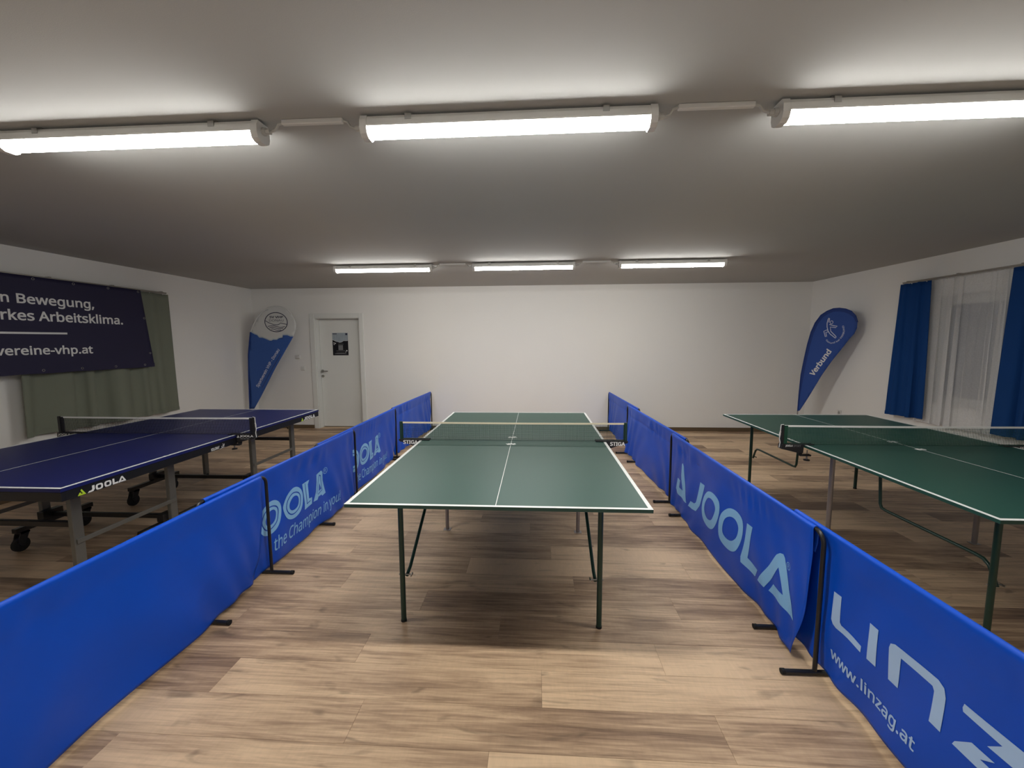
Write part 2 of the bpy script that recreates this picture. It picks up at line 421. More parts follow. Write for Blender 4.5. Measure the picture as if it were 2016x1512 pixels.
for k in range(kmin, 40):
    yt = Y0 - k * PW; yb = yt - PW
    y0c, y1c = max(yb, YF), min(yt, YB - 0.002)
    if k < 0 and yb > 3.6: y1c = min(yt, YB + 0.16) if yb < YB else None
    if y1c is None or y1c - y0c < 0.02 or y0c >= YB: continue
    o_ = offs.get(k, (0.37 + 0.618 * 1.5 * ((k * 7) % 13)) % 1.5)
    xl, xr = XL((y0c + y1c) / 2) - 0.03, XR((y0c + y1c) / 2) + 0.03
    if y1c > YB: pass
    x = o_ - 1.5 * math.ceil((o_ - xl) / 1.5)
    while x < xr:
        a, b = max(x, xl), min(x + PL, xr)
        if b - a > 0.03:
            if k <= 5:
                if b - a > PL - 1e-4 and y1c - y0c > PW - 1e-4: me = full
                else:
                    me = plank_mesh(b - a, y1c - y0c).mesh('plank'); me.materials.append(MATS['oak_planks'])
                o = bpy.data.objects.new('plank', me); COL.objects.link(o); o.location = (a, y0c, 0); o.parent = floor
            else:
                pm = plank_mesh(b - a, y1c - y0c); rest.add([(q[0] + a, q[1] + y0c, q[2]) for q in pm.v], pm.f)
        x += PL
r_ = part('planks', rest, 'oak_planks', floor); r_['kind'] = 'stuff'
# ceiling
ce = MB(); ce.prism([(XL(YF) - T, YF - T), (XR(YF) + T, YF - T), (XR(YB) + T, YB + T + 0.3), (XL(YB) - T, YB + T + 0.3)], 'z', ZC, ZC + 0.15)
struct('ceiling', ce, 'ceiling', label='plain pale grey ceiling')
# back wall with a door opening
DX0, DX1, DZ = -3.815, -2.97, 2.03
wb = MB()
wb.box(XL(YB) - T, DX0, YB, YB + T, -0.004, ZC); wb.box(DX1, XR(YB) + T, YB, YB + T, -0.004, ZC); wb.box(DX0, DX1, YB, YB + T, DZ, ZC)
struct('wall_back', wb, 'wall', label='white plastered back wall')
wl = MB(); wl.prism([(XL(YF), YF), (XL(YB), YB), (XL(YB) - T, YB), (XL(YF) - T, YF)], 'z', -0.004, ZC)
struct('wall_left', wl, 'wall', label='white plastered left wall')
# right wall with window opening
WY0, WY1, WZ0, WZ1 = 0.42, 1.92, 0.80, 2.08
def rw(mb, y0, y1, z0, z1, t=0.24):
    mb.prism([(XR(y0), y0), (XR(y1), y1), (XR(y1) + t, y1), (XR(y0) + t, y0)], 'z', z0, z1)
wr = MB(); rw(wr, YF, WY0, -0.004, ZC); rw(wr, WY1, YB, -0.004, ZC); rw(wr, WY0, WY1, -0.004, WZ0); rw(wr, WY0, WY1, WZ1, ZC)
struct('wall_right', wr, 'wall', label='white plastered right wall with a window')
wf = MB(); wf.box(XL(YF) - T, XR(YF) + T, YF - T, YF, -0.004, ZC)
struct('wall_front', wf, 'wall', label='white wall opposite the back wall')
# baseboards
bb = MB(); bb.bbox(XL(YB) + 0.003, -3.905, YB - 0.014, YB - 0.0005, 0.0005, 0.065, 0.003); bb.bbox(-2.90, XR(YB) - 0.003, YB - 0.014, YB - 0.0005, 0.0005, 0.065, 0.003)
struct('baseboard_back', bb, 'baseboard_wood', label='brown wooden skirting board of the back wall')
def side_board(X, s):
    m_ = MB(); e = 0.0005 * s
    m_.prism([(X(YF) + e, YF + 0.02), (X(YB) + e, YB - 0.016), (X(YB) + s * 0.014, YB - 0.016), (X(YF) + s * 0.014, YF + 0.02)], 'z', 0.0005, 0.065); return m_
struct('baseboard_left', side_board(XL, 1), 'baseboard_wood', label='brown wooden skirting board of the left wall')
struct('baseboard_right', side_board(XR, -1), 'baseboard_wood', label='brown wooden skirting board of the right wall')

# door
door = struct('door_1', None, None, label='white interior door in a deep white frame'); door.location = (0, 0, 0)
ca = MB()
ca.bbox(-3.895, DX0 + 0.01, YB - 0.018, YB - 0.0005, 0.0, 2.10, 0.004); ca.bbox(DX1 - 0.01, -2.90, YB - 0.018, YB - 0.0005, 0.0, 2.10, 0.004)
ca.bbox(DX0 + 0.0105, DX1 - 0.0105, YB - 0.018, YB - 0.0005, DZ - 0.012, 2.10, 0.004)
part('casing', ca, 'white_paint', door)
jb = MB(); jb.box(DX0, DX0 + 0.02, YB - 0.0004, YB + T, 0, DZ); jb.box(DX1 - 0.02, DX1, YB - 0.0004, YB + T, 0, DZ); jb.box(DX0 + 0.02, DX1 - 0.02, YB - 0.0004, YB + T, DZ - 0.02, DZ)
jb.box(DX0 + 0.02, DX0 + 0.03, YB + 0.172, YB + T, 0, DZ - 0.02); jb.box(DX1 - 0.03, DX1 - 0.02, YB + 0.172, YB + T, 0, DZ - 0.02)
part('jamb', jb, 'white_paint', door)
LY = YB + 0.13
lf = MB(); lf.bbox(DX0 + 0.023, DX1 - 0.023, LY, LY + 0.04, 0.012, DZ - 0.023, 0.002)
leaf = part('door_leaf', lf, 'white_paint', door)
hz = 1.055; hx = -3.765
h = MB(); h.cyl((hx, LY - 0.0005, hz), (hx, LY - 0.010, hz), 0.026, 20); h.cyl((hx, LY - 0.010, hz), (hx, LY - 0.05, hz), 0.009, 12)
h.tube([(hx, LY - 0.05, hz), (hx + 0.02, LY - 0.055, hz), (hx + 0.12, LY - 0.052, hz)], 0.0085, 12)
part('handle', h, 'steel', leaf, True, 'brushed steel lever handle')
k_ = MB(); k_.cyl((hx, LY - 0.0005, hz - 0.095), (hx, LY - 0.008, hz - 0.095), 0.026, 20); k_.cyl((hx, LY - 0.008, hz - 0.095), (hx, LY - 0.011, hz - 0.095), 0.010, 12)
part('key_rosette', k_, 'steel', leaf, True)
for zz in (0.3, 1.75):
    hg = MB(); hg.cyl((DX1 - 0.022, LY - 0.007, zz - 0.04), (DX1 - 0.022, LY - 0.007, zz + 0.04), 0.006, 10); part('hinge', hg, 'steel', leaf, True)
th = MB(); th.box(DX0 + 0.02, DX1 - 0.02, YB + 0.165, YB + T, 0.0, 0.010); part('threshold', th, 'dark_gap', door)

# poster on the door
PX0, PX1, PZ0, PZ1 = -3.552, -3.258, 1.345, 1.757; PY = LY - 0.0025
po = thing('poster', 'dark club poster with pale wavy top hanging on the white door', 'poster', ((PX0 + PX1) / 2, PY, PZ0))
cxp = (PX0 + PX1) / 2
def PP(u, v): return (PX0 + u * (PX1 - PX0) - cxp, v * (PZ1 - PZ0))
sh = MB(); sh.box(PX0 - cxp, PX1 - cxp, 0, 0.002, 0, PZ1 - PZ0); part('sheet', sh, 'poster_black', po)
wave = [(0, 1), (1, 1), (1, .66), (.88, .645), (.80, .65), (.70, .65), (.66, .62), (.56, .585), (.45, .578), (.35, .605), (.25, .62), (.17, .645), (.0, .70)]
def flatpart(name, loops, y, material, parent, fn):
    return link(name, remap(loops_mesh([[fn(*q) for q in lp] for lp in loops]), lambda a, b: (a, y, b), None, name), material, parent)
flatpart('printed_top', [wave], -0.0006, 'poster_pale', po, PP)
flatpart('printed_rim', [stroke_loop(wave[2:], 0.012)], -0.0010, 'print_white', po, PP)
flatpart('printed_square', [[(.37, .235), (.66, .235), (.66, .455), (.37, .455)]], -0.0008, 'print_grey', po, PP)
for lp in ([[(.22, .19), (.80, .19), (.80, .205), (.22, .205)], [(.12, .065), (.86, .065), (.86, .09), (.12, .09)], [(.22, .10), (.76, .10), (.76, .115), (.22, .115)], [(.36, .49), (.70, .49), (.70, .51), (.36, .51)]]): flatpart('printed_line', [lp], -0.0008, 'print_grey', po, PP)
for lp in ([circle(.09, .555, .035, .022, 14), circle(.18, .535, .04, .026, 14), circle(.10, .485, .032, .02, 14), circle(.90, .205, .045, .03, 14), circle(.83, .145, .02, .026, 14)]): flatpart('printed_dot', [lp], -0.0008, 'print_white', po, PP)
for lp in ([[(.03, .945), (.30, .945), (.30, .975), (.03, .975)], [(.85, .90), (.97, .90), (.97, .985), (.85, .985)]]): flatpart('printed_mark', [lp], -0.0012, 'print_navy', po, PP)

# wall switches beside the door, socket on the right wall
sw = thing('thermostat', 'small pale room thermostat on the wall beside the feather flag', 'thermostat', (-4.147, YB, 1.29))
m_ = MB(); m_.bbox(-0.045, 0.045, -0.024, -0.0005, 0, 0.07, 0.006); part('housing', m_, 'white_plastic', sw)
m_ = MB(); m_.cyl((0.0, -0.024, 0.032), (0.0, -0.030, 0.032), 0.018, 18); part('dial', m_, 'white_plastic', sw, True)
for k in range(4):
    m_ = MB(); m_.box(-0.03 + k * 0.017, -0.02 + k * 0.017, -0.0250, -0.0241, 0.058, 0.061); part('vent_slot', m_, 'grey_plastic', sw)
sw = thing('light_switch', 'square white light switch on the wall next to the door frame', 'switch', (-4.063, YB, 1.07))
m_ = MB(); m_.bbox(-0.04, 0.04, -0.010, -0.0005, 0, 0.08, 0.003); part('cover_plate', m_, 'white_plastic', sw)
m_ = MB(); m_.bbox(-0.030, 0.030, -0.016, -0.0101, 0.010, 0.070, 0.003); part('rocker', m_, 'white_paint', sw)
oy = 3.19; so = thing('wall_socket', 'small white socket low on the right wall near the blue flag', 'socket', (XR(oy) - 0.0004, oy, 0.43), -0.037)
m_ = MB(); m_.bbox(-0.010, 0, -0.04, 0.04, 0, 0.08, 0.003); part('cover_plate', m_, 'white_plastic', so)
m_ = MB(); m_.lathe([(0.019, 0), (0.019, 0.003), (0.022, 0.003), (0.022, 0)], 18)
s_ = part('socket_ring', m_, 'grey_plastic', so); s_.rotation_euler = (0, -PI / 2, 0); s_.location = (-0.0101, 0, 0.04)

# window (right wall)
win = struct('window_1', None, None, label='white framed double window with dark panes behind the sheer curtain')
wx = XR(1.2) + 0.10
def wbx(mb, y0, y1, z0, z1, x0, x1): mb.bbox(x0, x1, y0, y1, z0, z1, 0.004)
f_ = MB()
wbx(f_, WY0 + .001, WY1 - .001, WZ0 + .001, WZ0 + 0.055, wx, wx + 0.07); wbx(f_, WY0 + .001, WY1 - .001, WZ1 - 0.055, WZ1 - .001, wx, wx + 0.07)
wbx(f_, WY0 + .001, WY0 + 0.055, WZ0 + 0.0555, WZ1 - 0.0555, wx, wx + 0.07); wbx(f_, WY1 - 0.055, WY1 - .001, WZ0 + 0.0555, WZ1 - 0.0555, wx, wx + 0.07)
part('window_frame', f_, 'white_paint', win)
mid = (WY0 + WY1) / 2
for a, b in ((WY0 + 0.052, mid - 0.001), (mid + 0.001, WY1 - 0.052)):
    sm = MB(); z0, z1 = WZ0 + 0.052, WZ1 - 0.052; t = 0.06; X0, X1 = wx - 0.012, wx + 0.0
    wbx(sm, a, b, z0, z0 + t, X0, X1); wbx(sm, a, b, z1 - t, z1, X0, X1); wbx(sm, a, a + t, z0 + t, z1 - t, X0, X1); wbx(sm, b - t, b, z0 + t, z1 - t, X0, X1)
    sa = part('sash', sm, 'white_paint', win)
    g_ = MB(); g_.box(wx + 0.02, wx + 0.024, a + t - 0.02, b - t + 0.02, z0 + t - 0.02, z1 - t + 0.02); part('pane', g_, 'glass', sa)
hd = MB(); hd.box(wx - 0.04, wx - 0.0125, mid + 0.02, mid + 0.045, 1.38, 1.42); hd.box(wx - 0.05, wx - 0.035, mid + 0.02, mid + 0.045, 1.28, 1.42); part('window_handle', hd, 'white_paint', win)
si = MB(); si.bbox(XR(1.2) - 0.03, wx + 0.0, WY0 - 0.0 + 0.01, WY1 - 0.01, WZ0 + 0.001, WZ0 + 0.024, 0.004); part('window_sill', si, 'white_plastic', win)

# ------------------------------------------------------------------ ceiling lamps
def lamp_profile(n0=0):
    # (y, z) cross-section below ceiling; z measured down from ceiling
    return None
LAMP_L = 1.265
def make_lamp():
    root = thing('ceiling_tube_light', '', 'ceiling light', (0, 0, ZC), 0, 'moisture-proof tube lights on the ceiling')
    hl = LAMP_L / 2
    # housing: trough with flared skirt
    prof = [(-0.030, -0.012), (0.030, -0.012), (0.038, -0.026), (0.043, -0.050), (0.0425, -0.056), (-0.0425, -0.056), (-0.043, -0.050), (-0.038, -0.026)]
    m_ = MB(); m_.prism(prof, 'x', -hl + 0.03, hl - 0.03); part('housing', m_, 'white_plastic', root)
    # lens: half ellipse
    lens = [(-0.0385, -0.0562)] + [(-0.0385 * math.cos(PI * k / 10), -0.0565 - 0.036 * math.sin(PI * k / 10)) for k in range(1, 10)] + [(0.0385, -0.0562)]
    m_ = MB(); m_.prism(lens, 'x', -hl + 0.0305, hl - 0.0305); part('lens', m_, 'lamp_lens', root)
    for s in (-1, 1):
        cp = [(-0.034, -0.010), (0.034, -0.010), (0.044, -0.030), (0.046, -0.062), (0.038, -0.085), (0.020, -0.096), (-0.020, -0.096), (-0.038, -0.085), (-0.046, -0.062), (-0.044, -0.030)]
        m_ = MB(); m_.prism(cp, 'x', min(s * (hl - 0.030), s * hl), max(s * (hl - 0.030), s * hl)); e = part('end_cap', m_, 'white_plastic', root)
        g = MB(); g.cyl((s * (hl + 0.0003), 0, -0.045), (s * (hl + 0.016), 0, -0.045), 0.017, 12); g.cyl((s * (hl + 0.016), 0, -0.045), (s * (hl + 0.034), 0, -0.045), 0.0135, 8)
        part('cable_gland', g, 'grey_plastic', e)
        b_ = MB(); b_.box(s * 0.42 - 0.016, s * 0.42 + 0.016, -0.022, 0.022, -0.0118, -0.0004); part('mounting_bracket', b_, 'steel', root)
        for sy in (-1, 1):
            c_ = MB(); c_.box(s * 0.42 - 0.014, s * 0.42 + 0.014, min(sy * 0.0385, sy * 0.0415), max(sy * 0.0385, sy * 0.0415), -0.034, -0.010); part('retaining_clip', c_, 'steel', root)
    return root
lamp0 = make_lamp()
row1 = [(-1.655, -1.425), (0.070, -1.430), (1.830, -1.435)]
row2 = [(-1.733, 1.905), (0.042, 1.888), (1.832, 1.872)]
llab = ['bright tube light at the left of the row nearest the camera', 'bright tube light in the middle of the row nearest the camera', 'bright tube light at the right of the row nearest the camera',
        'bright tube light at the left of the row near the back wall', 'bright tube light in the middle of the row near the back wall', 'bright tube light at the right of the row near the back wall']
for i, (x, y) in enumerate(row1 + row2):
    o = lamp0 if i == 0 else copy_tree(lamp0)
    o.location = (x, y, ZC - 0.001); o['label'] = llab[i]
    o.rotation_euler = (0, 0, -0.004)
clab = ['white cable conduit between the left and middle near tube lights', 'white cable conduit between the middle and right near tube lights',
        'white cable conduit between the left and middle back tube lights', 'white cable conduit between the middle and right back tube lights']
ci = 0
for row in (row1, row2):
    for a, b in ((0, 1), (1, 2)):
        xa = row[a][0] + LAMP_L / 2 + 0.036; xb = row[b][0] - LAMP_L / 2 - 0.036
        ya, yb_ = row[a][1], row[b][1]; y = (ya + yb_) / 2
        c = thing('cable_conduit', clab[ci], 'conduit', ((xa + xb) / 2, y, ZC), 0, 'conduits between ceiling lights'); ci += 1
        hw = (xb - xa) / 2; e = 0.055
        m_ = MB(); m_.bbox(-hw + e, hw - e, -0.011, 0.011, -0.022, -0.0005, 0.003); part('duct', m_, 'white_plastic', c)
        for s, yy in ((-1, ya - y), (1, yb_ - y)):
            m_ = MB(); m_.tube([(s * (hw - e - 0.004), 0, -0.012), (s * (hw - e + 0.02), yy * .3, -0.018), (s * (hw - 0.022), yy * .8, -0.038), (s * (hw - 0.004), yy, -0.0455), (s * (hw + 0.004), yy, -0.046)], 0.0055, 8)
            part('cable', m_, 'grey_plastic', c, True)

# ------------------------------------------------------------------ barriers
def fbm(s, z, seed):
    r = random.Random(seed); t = 0
    for i in range(5):
        k = r.uniform(5, 22); l = r.uniform(-9, 9); ph = r.uniform(0, 6.28); a = 1.0 / (1 + i * 0.4)
        t += a * math.sin(k * s + l * z + ph)
    return t / 3.0
ZTOP = 0.69
TR = 0.0115
def barrier(P0, P1, side, label, seed, sleeve=False, a0=0.02, a1=0.02, curl0=0.0, curl1=0.0, belly=0.02, zb=0.035, zb1=None, prints=()):
    """side: +1 = court lies on the left of P0->P1, -1 = on the right"""
    root = plane_thing('court_barrier', label, 'barrier', P0, P1, 'blue court barriers')
    L_ = math.hypot(P1[0] - P0[0], P1[1] - P0[1]); zb1 = zb if zb1 is None else zb1
    R_ = 0.055
    path = [(0, 0, 0.022), (0, 0, 0.30), (0, 0, ZTOP - R_)]
    path += [(R_ - R_ * math.cos(t), 0, ZTOP - R_ + R_ * math.sin(t)) for t in [PI / 2 * k / 6 for k in range(1, 7)]]
    path += [(L_ - R_ + R_ * math.sin(t), 0, ZTOP - R_ + R_ * math.cos(t)) for t in [PI / 2 * k / 6 for k in range(0, 7)]]
    path += [(L_, 0, 0.30), (L_, 0, 0.022)]
    m_ = MB(); m_.tube(path, TR - 0.0015, 10); part('frame', m_, 'black_metal', root, True)
    for x in (0, L_):
        m_ = MB(); m_.tube([(x, -0.15, 0.0125), (x, -0.147, 0.0125), (x, 0.147, 0.0125), (x, 0.15, 0.0125)], [0.009, 0.012, 0.012, 0.009], 10)
        ft = part('foot', m_, 'black_metal', root, True)
        for s in (-1, 1):
            g = MB(); g.tube([(x, s * 0.136, 0.0135), (x, s * 0.153, 0.0135)], 0.0134, 10); part('end_cap', g, 'rubber', ft, True)
    c0, c1 = 0.055, L_ - 0.055
    def zbot(s): u = (s - c0) / (c1 - c0); return zb + (zb1 - zb) * u + 0.006 * math.sin(9 * s + seed)
    def nfront(s, z):
        d = max(0.0, min(1.0, (ZTOP + TR - z) / 0.66)); u = (s - c0) / (c1 - c0)
        near_top = max(0.0, 1 - d / 0.2)
        n = TR * (near_top if near_top > 0 else 0.0) + 0.002
        hang = min(1.0, d / 0.18)
        n += hang * (0.008 * fbm(s, z * 1.2, seed) + 0.014 * d * fbm(s * 0.45, z * 0.5, seed + 3))
        # small creases below the sleeve
        cz = math.exp(-((d - 0.15) / 0.09) ** 2)
        n += cz * (0.0075 if prints or sleeve else 0.003) * (math.sin(33 * s + 5.0 * math.sin(4.1 * s + seed) + 9 * z) * max(0.0, math.sin(3.1 * s + seed * 1.7)) + 0.7 * math.sin(61 * s + 4.0 * math.sin(6.7 * s + 2 * seed) - 14 * z) * max(0.0, math.sin(5.3 * s + seed * 0.9)))
        # drape folds from the upper corners
        n += (0.010 if sleeve else 0.006) * d * math.sin(16 * (u * (1 - u)) * 6 + 9 * d + seed)
        n += belly * math.sin(PI * min(max(u, 0), 1)) * d * d
        n += curl0 * d * d * max(0.0, 1 - u / 0.16) ** 1.5 + curl1 * d * d * max(0.0, (u - 0.84) / 0.16) ** 1.5
        if sleeve and abs(z - (ZTOP - 0.125)) < 0.012: n -= 0.003
        return n
    NX = 90
    rows = []
    def edge(u, d): return (c0 + a0 * d ** 4) * (1 - u) + (c1 - a1 * d ** 4) * u
    zrows_back = [ZTOP - 0.115 + 0.115 * k / 5 for k in range(6)]
    for z in zrows_back: rows.append([(edge(j / NX, 0), -side * (TR + 0.0006) * min(1.0, 0.25 + (z - (ZTOP - 0.115)) / 0.06), z) for j in range(NX + 1)])
    for k in range(1, 6):
        t = PI * k / 6; rows.append([(edge(j / NX, 0), -side * (TR + 0.0006) * math.cos(t), ZTOP + (TR + 0.0006) * math.sin(t)) for j in range(NX + 1)])
    NZ = 44
    for i in range(NZ + 1):
        d = i / NZ; row = []
        for j in range(NX + 1):
            u = j / NX; s = edge(u, d); z = ZTOP - (ZTOP - zbot(s)) * d
            row.append((s, side * nfront(s, z), z))
        rows.append(row)
    m_ = MB(); m_.grid(rows); cloth = part('cloth', m_, 'barrier_blue', root, True)
    sol = cloth.modifiers.new('thickness', 'SOLIDIFY'); sol.thickness = 0.0012; sol.offset = 0
    for (nm, me, material) in prints(L_) if callable(prints) else prints:
        flip = (side > 0)
        def fn(u, v):
            s = (L_ - u) if flip else u
            return (s, side * (nfront(s, v) + 0.0022), v)
        link(nm, remap(me, fn, 0.03, nm), material, cloth)
    return root

# old-style inline logo for the left row (traced proportions, in metres along the cloth)
def inline_logo(L_, ds=0.0, with_j=True):
    O_o = smooth_loop([(0.731, 0.3588), (0.744, 0.3961), (0.790, 0.4448), (0.860, 0.4690), (0.925, 0.4590), (0.970, 0.4224), (0.982, 0.3721), (0.962, 0.3087), (0.9178, 0.2640), (0.853, 0.2460), (0.7931, 0.2560), (0.7527, 0.2900)], 4)
    O_i1 = smooth_loop([(0.762, 0.355), (0.785, 0.405), (0.840, 0.436), (0.895, 0.432), (0.940, 0.408), (0.951, 0.368), (0.925, 0.308), (0.878, 0.283), (0.825, 0.278), (0.782, 0.303)], 4)
    O_i2 = smooth_loop([(0.770, 0.355), (0.792, 0.401), (0.842, 0.428), (0.891, 0.424), (0.932, 0.402), (0.942, 0.367), (0.918, 0.313), (0.875, 0.290), (0.828, 0.286), (0.789, 0.309)], 4)
    O_h = smooth_loop([(0.798, 0.352), (0.812, 0.381), (0.849, 0.4040), (0.887, 0.404), (0.914, 0.388), (0.920, 0.362), (0.903, 0.327), (0.868, 0.310), (0.829, 0.311), (0.805, 0.327)], 4)
    L_o = [(0.992, 0.455), (1.085, 0.462), (1.060, 0.43), (1.056, 0.315), (1.098, 0.310), (1.090, 0.258), (0.982, 0.250), (0.992, 0.30)]
    L_in = [(1.024, 0.450), (1.030, 0.450), (1.028, 0.288), (1.075, 0.294), (1.075, 0.288), (1.020, 0.280)]
    A_o = [(1.2049, 0.463), (1.2850, 0.475), (1.3010, 0.4529), (1.3006, 0.3812), (1.3295, 0.2621), (1.2621, 0.2586), (1.2505, 0.2738), (1.1931, 0.2781), (1.1723, 0.2581), (1.1119, 0.2640), (1.1609, 0.3322), (1.1929, 0.4042)]
    A_h = [(1.2400, 0.3788), (1.2100, 0.3190), (1.2650, 0.3210)]
    A_in = [(1.2481, 0.4500), (1.2173, 0.3957), (1.1700, 0.3100), (1.176, 0.3080), (1.224, 0.393), (1.250, 0.438), (1.268, 0.430), (1.272, 0.310), (1.19, 0.302), (1.188, 0.296), (1.280, 0.304), (1.2757, 0.4360)]
    J_o = [(0.345, 0.460), (0.43, 0.462), (0.425, 0.33), (0.40, 0.265), (0.34, 0.247), (0.28, 0.255), (0.255, 0.30), (0.258, 0.345), (0.32, 0.345), (0.325, 0.315), (0.345, 0.315), (0.352, 0.34)]
    sh = lambda lp, d: [(q[0] + d + ds, q[1]) for q in lp]
    ms = [loops_mesh([sh(O_o, d), sh(O_i1, d)]) for d in (0, -0.268)] + [loops_mesh([sh(O_i2, d), sh(O_h, d)]) for d in (0, -0.268)]
    ms += [loops_mesh([sh(L_o, 0), sh(L_in, 0)]), loops_mesh([sh(A_o, 0), sh(A_h, 0), sh(A_in, 0)]), loops_mesh([sh(J_o, 0)])]
    ms += [loops_mesh([circle(1.342 + ds, 0.456, 0.032, 0.028, 28), circle(1.342 + ds, 0.456, 0.027, 0.0235, 28)]), text_mesh('R', 1.328 + ds, 1.356 + ds, 0.442, 0.471)]
    ms += [text_mesh('the Champion in you!', 0.590 + ds, 1.555 + ds, 0.088, 0.208, bold=0.008, shear=0.28, ref='the Champion in you!')]
    return [('lettering', join_flat(ms), 'print_light_blue')]

def tri_logo(L_):
    U = lambda lp: [(L_ - q[0], q[1]) for q in lp]
    A = [(0.4907, 0.1733), (0.3353, 0.4128), (0.3103, 0.4345), (0.2843, 0.4417), (0.2690, 0.429), (0.2065, 0.2900), (0.1252, 0.1790), (0.3823, 0.1771), (0.3487, 0.235), (0.2463, 0.237), (0.3085, 0.355), (0.4178, 0.1726)]
    Lt = [(0.6350, 0.4532), (0.5700, 0.4557), (0.6198, 0.2385), (0.4903, 0.2331), (0.5236, 0.1745), (0.6808, 0.1775), (0.6875, 0.211)]
    O2o = smooth_loop([(0.9844, 0.277), (0.9633, 0.3718), (0.8845, 0.4434), (0.7834, 0.4640), (0.6994, 0.4416), (0.6900, 0.3546), (0.7283, 0.2387), (0.7888, 0.1892), (0.8813, 0.176), (0.9651, 0.1990)], 4)
    O2i = smooth_loop([(0.931, 0.3017), (0.9121, 0.3582), (0.8559, 0.3978), (0.788, 0.4039), (0.7447, 0.3702), (0.7561, 0.3003), (0.8071, 0.2523), (0.8762, 0.2381), (0.9245, 0.2552)], 4)
    O1o = smooth_loop([(1.3101, 0.277), (1.2916, 0.3636), (1.2178, 0.436), (1.1052, 0.4628), (1.0098, 0.44), (0.989, 0.363), (1.0182, 0.2739), (1.079, 0.2054), (1.177, 0.1796), (1.2704, 0.1992)], 4)
    O1i = smooth_loop([(1.2593, 0.3047), (1.2352, 0.3589), (1.1846, 0.4004), (1.1003, 0.4103), (1.0482, 0.3752), (1.0628, 0.3164), (1.1075, 0.2601), (1.1834, 0.2393), (1.2408, 0.2586)], 4)
    J = [(1.3765, 0.4537), (1.2904, 0.4571), (1.3576, 0.2643), (1.4182, 0.1972), (1.505, 0.1791), (1.5750, 0.1792), (1.536, 0.2347), (1.4713, 0.2400), (1.4407, 0.2615)]
    Tt = [(1.7354, 0.484), (1.7095, 0.4980), (1.6796, 0.4761), (1.6474, 0.3625), (1.5732, 0.1879), (1.8458, 0.187), (1.8756, 0.2144), (1.8324, 0.3265), (1.7441, 0.3289), (1.7676, 0.2605), (1.688, 0.2566), (1.7276, 0.3841)]
    Tt = [(a + 0.03, b) for a, b in Tt]
    ms = [loops_mesh([U(q)]) for q in (A, Lt, J, Tt)] + [loops_mesh([U(O2o), U(O2i)]), loops_mesh([U(O1o), U(O1i)])]
    ms += [loops_mesh([circle(L_ - 0.232, 0.405, 0.020, 0.0205, 24), circle(L_ - 0.232, 0.405, 0.0165, 0.017, 24)]), text_mesh('R', L_ - 0.2395, L_ - 0.2245, 0.395, 0.415)]
    return [('lettering', join_flat(ms), 'print_light_blue')]

def linz_logo(L_):
    U = lambda lp: [(L_ - q[0], q[1]) for q in lp]
    Lt = [(1.6671, 0.444), (1.6226, 0.4461), (1.6226, 0.328), (1.6150, 0.318), (1.4979, 0.3127), (1.498, 0.2855), (1.6412, 0.2870), (1.6571, 0.2952), (1.6671, 0.312)]
    I = [(1.4696, 0.4365), (1.4243, 0.4379), (1.4215, 0.2860), (1.4646, 0.2860)]
    N = [(1.3709, 0.4096), (1.366, 0.4288), (1.3472, 0.4393), (1.1837, 0.4418), (1.1625, 0.4301), (1.154, 0.4015), (1.1531, 0.2825), (1.194, 0.2825), (1.1934, 0.3926), (1.2006, 0.4049), (1.3208, 0.4054), (1.3229, 0.2844), (1.3657, 0.2841)]
    Z1 = [(1.0995, 0.4089), (1.1023, 0.4208), (1.0985, 0.4364), (0.905, 0.4365), (0.895, 0.425), (0.905, 0.405), (0.9625, 0.3708), (1.0257, 0.3693), (0.9921, 0.4048)]
    Z2 = [(1.1137, 0.2835), (1.1082, 0.2982), (1.0639, 0.3405), (1.0011, 0.3409), (1.036, 0.3146), (0.905, 0.313), (0.900, 0.2830)]
    ms = [loops_mesh([U(q)]) for q in (Lt, I, N, Z1, Z2)]
    ms += [text_mesh('www.linzag.at', L_ - 1.664, L_ - 1.222, 0.117, 0.185, bold=0.016, ref='www.linzag.at')]
    return [('lettering', join_flat(ms), 'print_pale_blue')]

barrier((-1.59, -2.80), (-1.60, -.745), -1, 'plain blue barrier at the left front, cut by the frame edge', 11, a1=0.12, curl1=-0.015, belly=0.012, zb=0.03)
barrier((-1.657, -1.25), (-1.645, .70), -1, 'blue barrier with large outlined lettering beside the left table', 23, prints=lambda L_: inline_logo(L_), belly=0.03, zb=0.03, a1=0.03)
barrier((-1.685, 0.0), (-1.70, 2.08), -1, 'lettered blue barrier behind the green table corner, third in left row', 37, prints=lambda L_: inline_logo(L_, 0.128), belly=0.03, zb=0.035, a1=0.16, curl1=0.02)
barrier((-1.728, 1.97), (-1.68, 3.90), -1, 'plain blue barrier farthest back on the left, against the back wall', 41, sleeve=True, belly=0.02, zb=0.05)
barrier((1.540, -3.15), (1.538, -1.13), 1, 'blue barrier with web address lettering at the right front', 53, prints=linz_logo, belly=0.015, zb=0.03, zb1=0.045)
barrier((1.506, -1.44), (1.495, .64), 1, 'blue barrier with triangle logo and light blue lettering, right row', 61, prints=tri_logo, belly=0.02, a0=0.06, curl0=0.06, zb=0.02)
barrier((1.545, .33), (1.47, 2.42), 1, 'plain creased blue barrier beside the net, right row', 73, sleeve=True, belly=0.045, curl1=0.05, zb=0.04)
barrier((1.535, 2.0), (1.468, 3.90), 1, 'plain blue barrier farthest back on the right, near the back wall', 89, sleeve=True, belly=0.02, zb=0.05)

